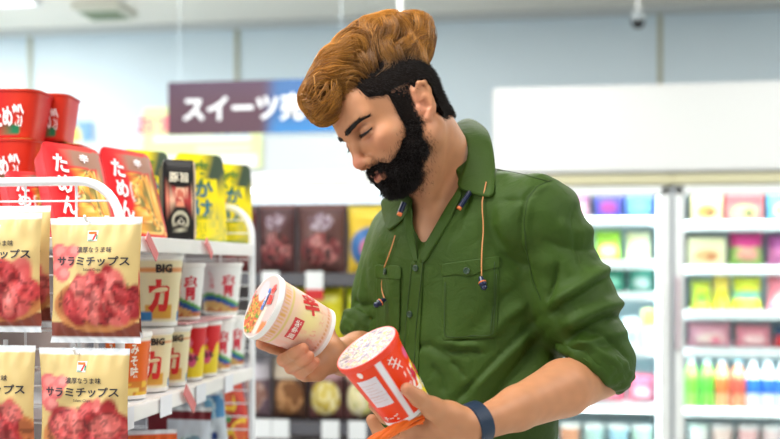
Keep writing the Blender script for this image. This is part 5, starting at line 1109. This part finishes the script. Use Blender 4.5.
shade = np.repeat(R4.random(NC), PER)*.6+R4.random(N_)*.4; q0 = toH(paths[:, 0]); dark = np.clip(1.2-np.linalg.norm(paths-Qh(386, 84, .045), axis=2)/.082, 0, 1)
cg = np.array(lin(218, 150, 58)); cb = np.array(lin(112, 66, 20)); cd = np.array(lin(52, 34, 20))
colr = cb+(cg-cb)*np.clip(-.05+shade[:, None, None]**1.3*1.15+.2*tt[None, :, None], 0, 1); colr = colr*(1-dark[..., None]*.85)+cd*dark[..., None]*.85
strand_mesh('hair_lock', paths, (.00042*(1.0-.75*tt**2))[None]*(.8+.5*R4.random((N_, 1))), colr, M_hairgold, hair)
# a few flyaway hairs
NF = 1100; root = sample(topV, topF, NF, lambda c: (toH(c)[:, 1] > -.05)*1.0, 18); g = grads(prs, root); d = flow(root, 1.6)+g*.8+R4.normal(size=(NF, 3))*.35; d /= np.linalg.norm(d, axis=1)[:, None]; Lf = .012+.016*R4.random(NF); sw = np.cross(d, g)*(R4.random((NF, 1))-.5)*1.6-g*.4
K2 = 7; tt = np.linspace(0, 1, K2); paths = root[:, None]+(d[:, None]*tt[None, :, None]+sw[:, None]*(tt**2)[None, :, None])*Lf[:, None, None]
strand_mesh('stray_hair', paths, (.00022*(1-.6*tt))[None]*np.ones((NF, 1)), np.broadcast_to(np.array(lin(176, 124, 62)), (NF, K2, 3)), M_hairgold, hair)

# ------------------------------------------------------------------ beard, moustache, brows, lashes
bd = Sdf()
def bh(a, b, ra, rb, k=.010, op=1): bd.cap(H(*a), H(*b), ra*hs, rb*hs, k, op)
for s in (-1, 1):
    bh((.016, s*.0600, .004), (.020, s*.0585, -.028), .0080, .0115); bh((.020, s*.0585, -.028), (.030, s*.051, -.054), .0125, .0165); bh((.030, s*.051, -.054), (.060, s*.026, -.078), .0175, .0185); bh((.040, s*.050, -.042), (.070, s*.030, -.060), .0130, .0145)
    bh((.0960, s*.003, -.0405), (.087, s*.022, -.0480), .0066, .0074, .005); bh((.087, s*.022, -.0470), (.076, s*.032, -.064), .0072, .011, .006)
bd.ell(H(.074, 0, -.079), np.array([.0240, .029, .0210])*hs, HM, .012); bd.ell(H(.052, 0, -.086), np.array([.032, .036, .016])*hs, HM, .012)
bh((.086, 0, -.068), (.082, 0, -.080), .008, .012); bh((.0945, -.010, -.0470), (.0945, .010, -.0470), .0056, .0056, .004)
bd.ell(H(.0985, 0, -.0580), np.array([.010, .0120, .0028])*hs, HM, .003, -1)
lo, hi = H(.05, 0, -.05)-.12, H(.05, 0, -.05)+.12
v, f = polygonize(bd, lo, hi, .0020, disp=lambda P, d: .0016*n3(P, 90, 41)+.001*n3(P, 180, 43)-.0015); f = np.asarray(f)
beard = fig_mesh('beard', v, f, M_matte, person, lin(17, 13, 12)); beard['label'] = 'full black beard and moustache'
N_ = 12000; r0 = sample(v, f, N_, lambda c: (toH(c)[:, 1] > -.03)*1.0+.3, 6); g = grads(bd.p, r0); R5 = np.random.default_rng(15); dn = np.array([.25, 0, -.97])@HM.T
d0 = g*.55+dn*.7+R5.normal(size=(N_, 3))*.38; d0 /= np.linalg.norm(d0, axis=1)[:, None]; q0 = toH(r0); Ln = (.0035+.0045*R5.random(N_))*(.8+.5*ss(-q0[:, 2], .03, .09)); sw = np.cross(d0, g)*(R5.random((N_, 1))-.5)*1.4
K = 5; tt = np.linspace(0, 1, K); paths = r0[:, None]-g[:, None]*.001+(d0[:, None]*tt[None, :, None]+sw[:, None]*(tt**2)[None, :, None])*Ln[:, None, None]
strand_mesh('beard_hair', paths, (.00028*(1-.6*tt))[None]*np.ones((N_, 1)), np.array(lin(22, 17, 16))*(1+.6*R5.random((N_, 1, 1)))*np.ones((1, K, 1)), M_hairdark, beard)
# cheek edge stubble
N_ = 3500
def cheek(c): q = toH(c); x, y, z = q[:, 0], np.abs(q[:, 1]), q[:, 2]; d = evalsdf(bd.p, c); return np.exp(-np.clip(d-.001, 0, 1)/.0045)*((z < .005) & (x > -.0) & (d > -.004))*(1-((x > .086) & (y < .012) & (z > -.07)))
r0 = sample(SV, headF, N_, cheek, 9); g = grads(body.p[:NHEAD], r0); d0 = g*.35+dn*.8+R5.normal(size=(N_, 3))*.25; d0 /= np.linalg.norm(d0, axis=1)[:, None]; K = 3; tt = np.linspace(0, 1, K); paths = r0[:, None]+d0[:, None]*tt[None, :, None]*(.003+.003*R5.random((N_, 1, 1)))
strand_mesh('stubble', paths, (.00020*(1-.5*tt))[None]*np.ones((N_, 1)), np.broadcast_to(np.array(lin(30, 22, 20)), (N_, K, 3)), M_hairdark, beard)
def on_skin(q):                              # push a head-frame point to the skin along its own radius
    P = H(*q)[None]
    for _ in range(6): d = evalsdf(body.p[:NHEAD], P); P = P-grads(body.p[:NHEAD], P)*d[:, None]
    return P[0]
brow_pts = [(.101, .009, .0295), (.099, .017, .0305), (.093, .029, .0330), (.084, .042, .0345), (.073, .0525, .0310)]
for s in (1, -1):
    bp = np.array([on_skin((a, s*b, c)) for a, b, c in brow_pts]); sd = Sdf(); sd.chain(list(bp), [.0018, .0030, .0033, .0024, .0008], .003); vb, fb = polygonize(sd, bp.min(0)-.01, bp.max(0)+.01, .0012); eb = fig_mesh('eyebrow', vb, fb, M_hairdark, person, lin(20, 15, 14))
    N_ = 520; u = R5.random(N_)*4; i = np.minimum(u.astype(int), 3); fr = (u-i)[:, None]; base = bp[i]*(1-fr)+bp[i+1]*fr; tng = bp[i+1]-bp[i]; tng /= np.linalg.norm(tng, axis=1)[:, None]; upv = HM[:, 2]; base = base+upv*((R5.random(N_)-.5)*.0075*(1-u/5.5))[:, None]; g = grads(body.p[:NHEAD], base); base = base-g*evalsdf(body.p[:NHEAD], base)[:, None]
    d0 = tng*.85+upv*.35+g*.3+R5.normal(size=(N_, 3))*.15; d0 /= np.linalg.norm(d0, axis=1)[:, None]; K = 4; tt = np.linspace(0, 1, K); paths = base[:, None]+d0[:, None]*tt[None, :, None]*(.005+.003*R5.random((N_, 1, 1)))
    strand_mesh('brow_hair', paths, (.00028*(1-.6*tt))[None]*np.ones((N_, 1)), np.broadcast_to(np.array(lin(22, 16, 15)), (N_, K, 3)), M_hairdark, eb)
    lp = np.array([on_skin(q) for q in [(.0875, s*.0180, .0165), (.0900, s*.024, .0140), (.0900, s*.032, .0115), (.0860, s*.041, .0110), (.0770, s*.0500, .0125)]])+HM[:, 0]*.0004
    MBx = MB().tube(c2w(lp)-OR, [.0008, .0016, .0021, .0018, .0008], 6); el = MBx.build('eyelashes', mat('lash', lin(18, 14, 14), .5), person, True, None)
    N_ = 70; u = R5.random(N_)*4; i = np.minimum(u.astype(int), 3); fr = (u-i)[:, None]; base = lp[i]*(1-fr)+lp[i+1]*fr; d0 = HM[:, 0]*.8-upv*.75+HM[:, 1]*s*.25+R5.normal(size=(N_, 3))*.12; K = 4; tt = np.linspace(0, 1, K); paths = base[:, None]+d0[:, None]*tt[None, :, None]*.0062+upv*(tt**2)[None, :, None]*.0016
    strand_mesh('lash_hair', paths, (.00024*(1-.7*tt))[None]*np.ones((N_, 1)), np.broadcast_to(np.array(lin(16, 12, 12)), (N_, K, 3)), M_hairdark, el)
# ================================================================== the two cups in the hands, watch, earphones, strap
def axis_rot(L, B, roll=0.0, facing=None):
    """local +z runs from the cup's base to its lid; local -y turns towards the viewer"""
    z = nrm(c2w(L-B)); v = nrm(c2w(np.array([0, -1.0, 0]))); y = -(v-z*v.dot(z)); y = nrm(y); x = np.cross(y, z); R_ = np.stack([x, y, z], 1); return Matrix(R_.tolist()).to_4x4() @ Matrix.Rotation(roll, 4, 'Z')
def w_cup(u, v):
    p = Paint(u, v, lin(234, 190, 180)); p.rect(0, .93, 1, 1, lin(226, 218, 212)); p.rect(0, 0, 1, .10, lin(230, 222, 218))
    p.mask(((v > .80) & (v < .90) & ((u*70 % 1) < .5)).astype(float), lin(226, 170, 96)); p.mask(((v > .74) & (v < .76)).astype(float), lin(214, 190, 100)); p.mask(((v > .11) & (v < .135) & ((u*80 % 1) < .55)).astype(float), lin(214, 130, 90))
    p.mask(np.exp(-((u-.53)/.11)**2-((v-.42)/.26)**2)*.9, lin(240, 228, 150)); n = vnoise(u*3, v, 16, 5); p.mask(((n > .62) & (v > .14) & (v < .72) & (u < .47)).astype(float)*.5, lin(240, 176, 150)); return p
def w_lid(u, v):
    p = Paint(u, v, lin(188, 170, 166)); d = np.hypot(u-.5, v-.5); p.speck(.06, .44, .64, .92, [lin(206, 130, 60), lin(90, 140, 50), lin(190, 50, 40), lin(226, 180, 90), lin(120, 90, 40), lin(220, 90, 60)], 18, 12, False); p.ell(.72, .66, .16, .14, lin(200, 184, 190), .1); p.rect(.08, .30, .5, .40, lin(244, 200, 180)); p.mask((d > .475).astype(float), lin(224, 220, 216)); p.rect(.1, .06, .30, .26, lin(226, 120, 70)); return p
def w_deco(b, s, r, h):
    mb = MB(); put_rect(mb, s, -.030, h*.50, .004, h*.66, 0, .0006, 10, 3); sq = mb.build('red_panel', ink(214, 60, 64), b, False)
    mb = MB(); put_text(mb, s, '旨辛味', -.013, h*.58, w=.030, bold=.02, off=.0012); mb.build('panel_lettering', ink(250, 235, 225), sq, False)
    mb = MB(); put_text(mb, s, '辛', .036, h*.46, w=.030, h=.040, bold=.04, off=.0010, rot=-1.2); put_text(mb, s, '麺', -.072, h*.4, w=.03, bold=.03, off=.001); mb.build('red_lettering', ink(208, 50, 48), b, False)
    mb = MB(); put_text(mb, s, 'うまい', -.02, h*.30, w=.034, bold=.0, off=.001); put_text(mb, s, 'スープ', .022, h*.24, w=.028, off=.001); mb.build('faint_lettering', ink(238, 170, 150), b, False)
def w_lid_deco(lid, s, r):
    mb = MB(); put_text(mb, s, '蒙辛', .020, -.022, w=.032, bold=.04, off=.0004, rot=.15); put_text(mb, s, '辛口', .012, .042, w=.014, bold=.03, off=.0004); mb.build('red_lettering', ink(214, 56, 50), lid, False)
    mb = MB(); put_rect(mb, s, -.006, -.010, .028, -.003, 0, .0003, 2, 2); k = mb.build('blue_panel', ink(60, 110, 190), lid, False); mb = MB(); put_text(mb, s, 'ご当地', .011, -.0065, w=.02, bold=.02, off=.0008); mb.build('panel_lettering', ink(240, 240, 250), k, False)
def r_cup(u, v):
    p = Paint(u, v, lin(240, 62, 8)); p.rect(0, .95, 1, 1, lin(232, 50, 14)); p.rect(0, 0, 1, .025, lin(240, 236, 232)); p.mask((np.abs(u-.515) < .018).astype(float), lin(236, 232, 236))
    p.mask(((u > .66) & (u < .86) & (v < .62-.3*np.sin(u*40)**2)).astype(float), lin(244, 226, 50)); p.mask(((u > .60) & (u < .70) & (v > .2) & (v < .6) & (vnoise(u*4, v, 14, 3) > .5)).astype(float), lin(250, 236, 226)); p.ell(.70, .74, .03, .08, lin(232, 100, 150), .1); return p
def r_lid(u, v):
    p = Paint(u, v, lin(176, 168, 170)); p.speck(.04, .04, .96, .96, [lin(186, 180, 180), lin(134, 120, 122), lin(190, 184, 186), lin(186, 176, 90), lin(190, 130, 146), lin(180, 176, 176), lin(120, 112, 134)], 15, 21); d = np.hypot(u-.5, v-.5); p.mask((d > .47).astype(float), lin(236, 60, 40)); return p
def r_deco(b, s, r, h):
    # nutrition panel, emblems, small print
    mb = MB(); put_rect(mb, s, -.040, h*.34, -.008, h*.78, 0, .0005, 8, 6); pn = mb.build('white_panel', ink(226, 214, 222), b, False)
    mb = MB()
    for k in range(7): put_rect(mb, s, -.037+(k % 2)*.003, h*(.42+.045*k), -.012-(k % 3)*.004, h*(.428+.045*k), 0, .0009, 4, 1)
    put_rect(mb, s, -.040, h*.50, -.008, h*.508, 0, .0009, 6, 1); mb.build('panel_print', ink(214, 180, 178), pn, False)
    mb = MB(); put_disc(mb, s, -.026, h*.87, .004, .005, 0, .0007); put_text(mb, s, '辛', .024, h*.76, w=.014, h=.030, bold=.0, off=.0008, rot=.5); put_text(mb, s, 'チーズ', -.028, h*.14, w=.030, bold=.03, off=.0008); put_text(mb, s, '熱湯注意', .020, h*.40, w=.026, off=.0008, rot=.1, bold=.01); mb.build('white_lettering', ink(250, 226, 220), b, False)
    mb = MB(); put_text(mb, s, 'うま', .054, h*.45, w=.034, bold=.06, off=.0012, vertical=False); mb.build('pink_lettering', ink(226, 50, 90), b, False)
    mb = MB(); put_text(mb, s, 'チリ', .048, h*.25, w=.028, bold=.05, off=.0012); mb.build('cream_lettering', ink(252, 240, 226), b, False)
H1 = np.linalg.norm(C1L-C1B); H2 = np.linalg.norm(C2L-C2B)
cup('noodle_cup', 'cream and pink noodle cup with a picture lid, tilted in the raised right hand', 'noodle cup', tuple(c2w(C1B)), .0500, H1, w_cup, None, axis_rot(C1L, C1B, D(8)), w_lid, w_deco, w_lid_deco, taper=.78, nth=120)
cup('noodle_cup', 'bright red noodle cup with a white label panel, held low in the left hand', 'noodle cup', tuple(c2w(C2B)), .0478, H2, r_cup, None, axis_rot(C2L, C2B, D(0)), r_lid, r_deco, None, taper=.77, nth=120, rim=(238, 62, 30), basec=(240, 236, 236))
# wristwatch
wd = nrm(WrL-ElL); wc = S(474, 424.5, 1.548); M_strap = mat('navy_rubber', lin(14, 38, 64), .5, bump=.15, bscale=300); watch = thing('wristwatch', 'navy blue wristwatch band around the left wrist', 'wristwatch', tuple(c2w(wc)))
e1 = nrm(np.array([.15, .1, 1.0])-wd*np.dot(np.array([.15, .1, 1.0]), wd)); e2 = np.cross(wd, e1)
def ringband(R1, R2, half, thick, n=56):
    prof = [(-half, 0), (-half*.9, thick), (half*.9, thick), (half, 0), (half*.9, -.0005), (-half*.9, -.0005)]; P = np.zeros((n, len(prof)+1, 3))
    for i in range(n):
        a = 2*PI*i/n; ca, sa = math.cos(a), math.sin(a)
        for j, (h_, t_) in enumerate(prof+[prof[0]]): P[i, j] = wd*h_+e1*(R1+t_)*ca+e2*(R2+t_)*sa
    return P
mb = MB(); mb.grid(c2w(ringband(.0296, .0292, .0125, .0026)), closed_u=True); mb.build('strap', M_strap, watch)
cdir = nrm(-e1*.8-np.array([0, -1, 0])*(-.35)); cdir = nrm(-e1*.92+e2*.25); sd = Sdf(); cR = np.stack([wd, nrm(np.cross(cdir, wd)), cdir], 1); v, f = polygonize(Sdf().ell(cdir*.033, (.021, .019, .0065), cR, .001), cdir*.033-.03, cdir*.033+.03, .0015)
link('watch_case', fast_mesh('watch_case', c2w(v), f, mat('watch_teal', lin(30, 110, 150), .25)), watch)
# orange strap
M_or = mat('orange_fabric', lin(244, 108, 14), .55, bump=.3, bscale=160); base = [S(424, 419, 1.512), S(410, 423, 1.504), S(396, 429, 1.500), S(382, 436, 1.500), S(366, 446, 1.505), S(354, 462, 1.515), S(350, 490, 1.53), S(356, 530, 1.55)]
def smooth_path(pts, n=60):
    pts = np.array(pts); t = np.linspace(0, len(pts)-1, n); o = []
    for x in t:
        i = min(int(x), len(pts)-2); f_2 = x-i; p0 = pts[max(i-1, 0)]; p1 = pts[i]; p2 = pts[i+1]; p3 = pts[min(i+2, len(pts)-1)]
        o.append(.5*((2*p1)+(-p0+p2)*f_2+(2*p0-5*p1+4*p2-p3)*f_2**2+(-p0+3*p1-3*p2+p3)*f_2**3))
    return np.array(o)
bp = smooth_path(base, 80); mb = MB()
for k in range(4):
    a = np.linspace(0, 9, 80)+k*PI/2; n1 = np.array([.3, -.2, 1.0]); offv = np.stack([np.cos(a)*.3*.0045, np.sin(a)*.0040*-1, np.cos(a)*.0050], 1); mb.tube(c2w(bp+offv), .0042*np.clip(np.minimum(np.arange(80)+8, 80)/30, .55, 1), 10)
o = mb.build('orange_strap', M_or); o['label'] = 'twisted orange fabric strap gripped under the left thumb'; o['category'] = 'strap'
# earphones: cord around the neck, buds hanging on the shirt front
ear = thing('earphones', 'navy earphones on a thin tan cord hanging over the green shirt', 'earphones', tuple(OR))
M_cord = mat('tan_cord', lin(214, 140, 84), .5); M_navy = mat('navy_plastic', lin(22, 34, 66), .3); M_tip = mat('orange_tip', lin(236, 128, 72), .4)
def cord(pts, up=.0035):
    P = []
    for a in smooth_path(np.array([(p[0], p[1], 0) for p in pts], float), 40):
        p, n = cast(shirt_tree, a[0], a[1], up)
        if p is not None: P.append(p)
    P = np.array(P); Q_ = P.copy(); Q_[1:-1] = (P[:-2]+2*P[1:-1]+P[2:])/4; return Q_
c1 = cord([(484, 202), (483.5, 225), (482, 250), (482, 276)], .006); c1 = np.concatenate([[S(486, 182, 1.715)+np.array([0, -.004, 0])], c1]); c2_ = cord([(397, 236), (393, 250), (387, 268), (384, 284), (387, 298)], .005)
MB().tube(c2w(c1)-OR, .0010, 8).build('cord', M_cord, ear); MB().tube(c2w(c2_)-OR, .0010, 8).build('cord', M_cord, ear)
def bud(p, dirv, sc=1.0):
    z = Vector(nrm(dirv)); R_ = np.array(z.to_track_quat('Z', 'Y').to_matrix()); mb = MB(); mb.lathe([(.0005, -.008*sc), (.003*sc, -.007*sc), (.0042*sc, -.002*sc), (.0058*sc, .002*sc), (.0062*sc, .006*sc), (.0045*sc, .0085*sc), (.001, .009*sc)], 20); mb.v = [c2w(q@R_.T+p)-OR for q in mb.v]; b = mb.build('earbud', M_navy, ear)
    m2 = MB(); m2.lathe([(.0030*sc, .008*sc), (.0052*sc, .010*sc), (.0048*sc, .013*sc), (.002*sc, .0155*sc)], 20); m2.v = [c2w(q@R_.T+p)-OR for q in m2.v]; m2.build('ear_tip', M_navy, b)
    m3 = MB(); m3.lathe([(.0060*sc, .0015*sc), (.0066*sc, .0025*sc), (.0060*sc, .0035*sc)], 20); m3.v = [c2w(q@R_.T+p)-OR for q in m3.v]; m3.build('ring', M_tip, b)
p, n = cast(shirt_tree, 482.5, 281, .010); bud(p, np.array([.25, -.35, -.8]), 1.0); p, n = cast(shirt_tree, 387, 301, .009); bud(p, np.array([-.7, -.3, -.45]), 1.0)
def neck_tag(a, b, w=.004):
    P = smooth_path([S(*q) for q in (a, b)], 6); mb = MB().tube(c2w(P)-OR, w, 10); k = mb.build('neckband', M_navy, ear); d = nrm(P[-1]-P[0]); MB().tube(c2w(np.array([P[-1], P[-1]+d*.004]))-OR, w*.95, 10).build('neckband_tip', M_tip, k)
neck_tag((470, 192, 1.722), (460, 207, 1.716), .0042); neck_tag((404, 203, 1.748), (400, 213, 1.742), .0045)
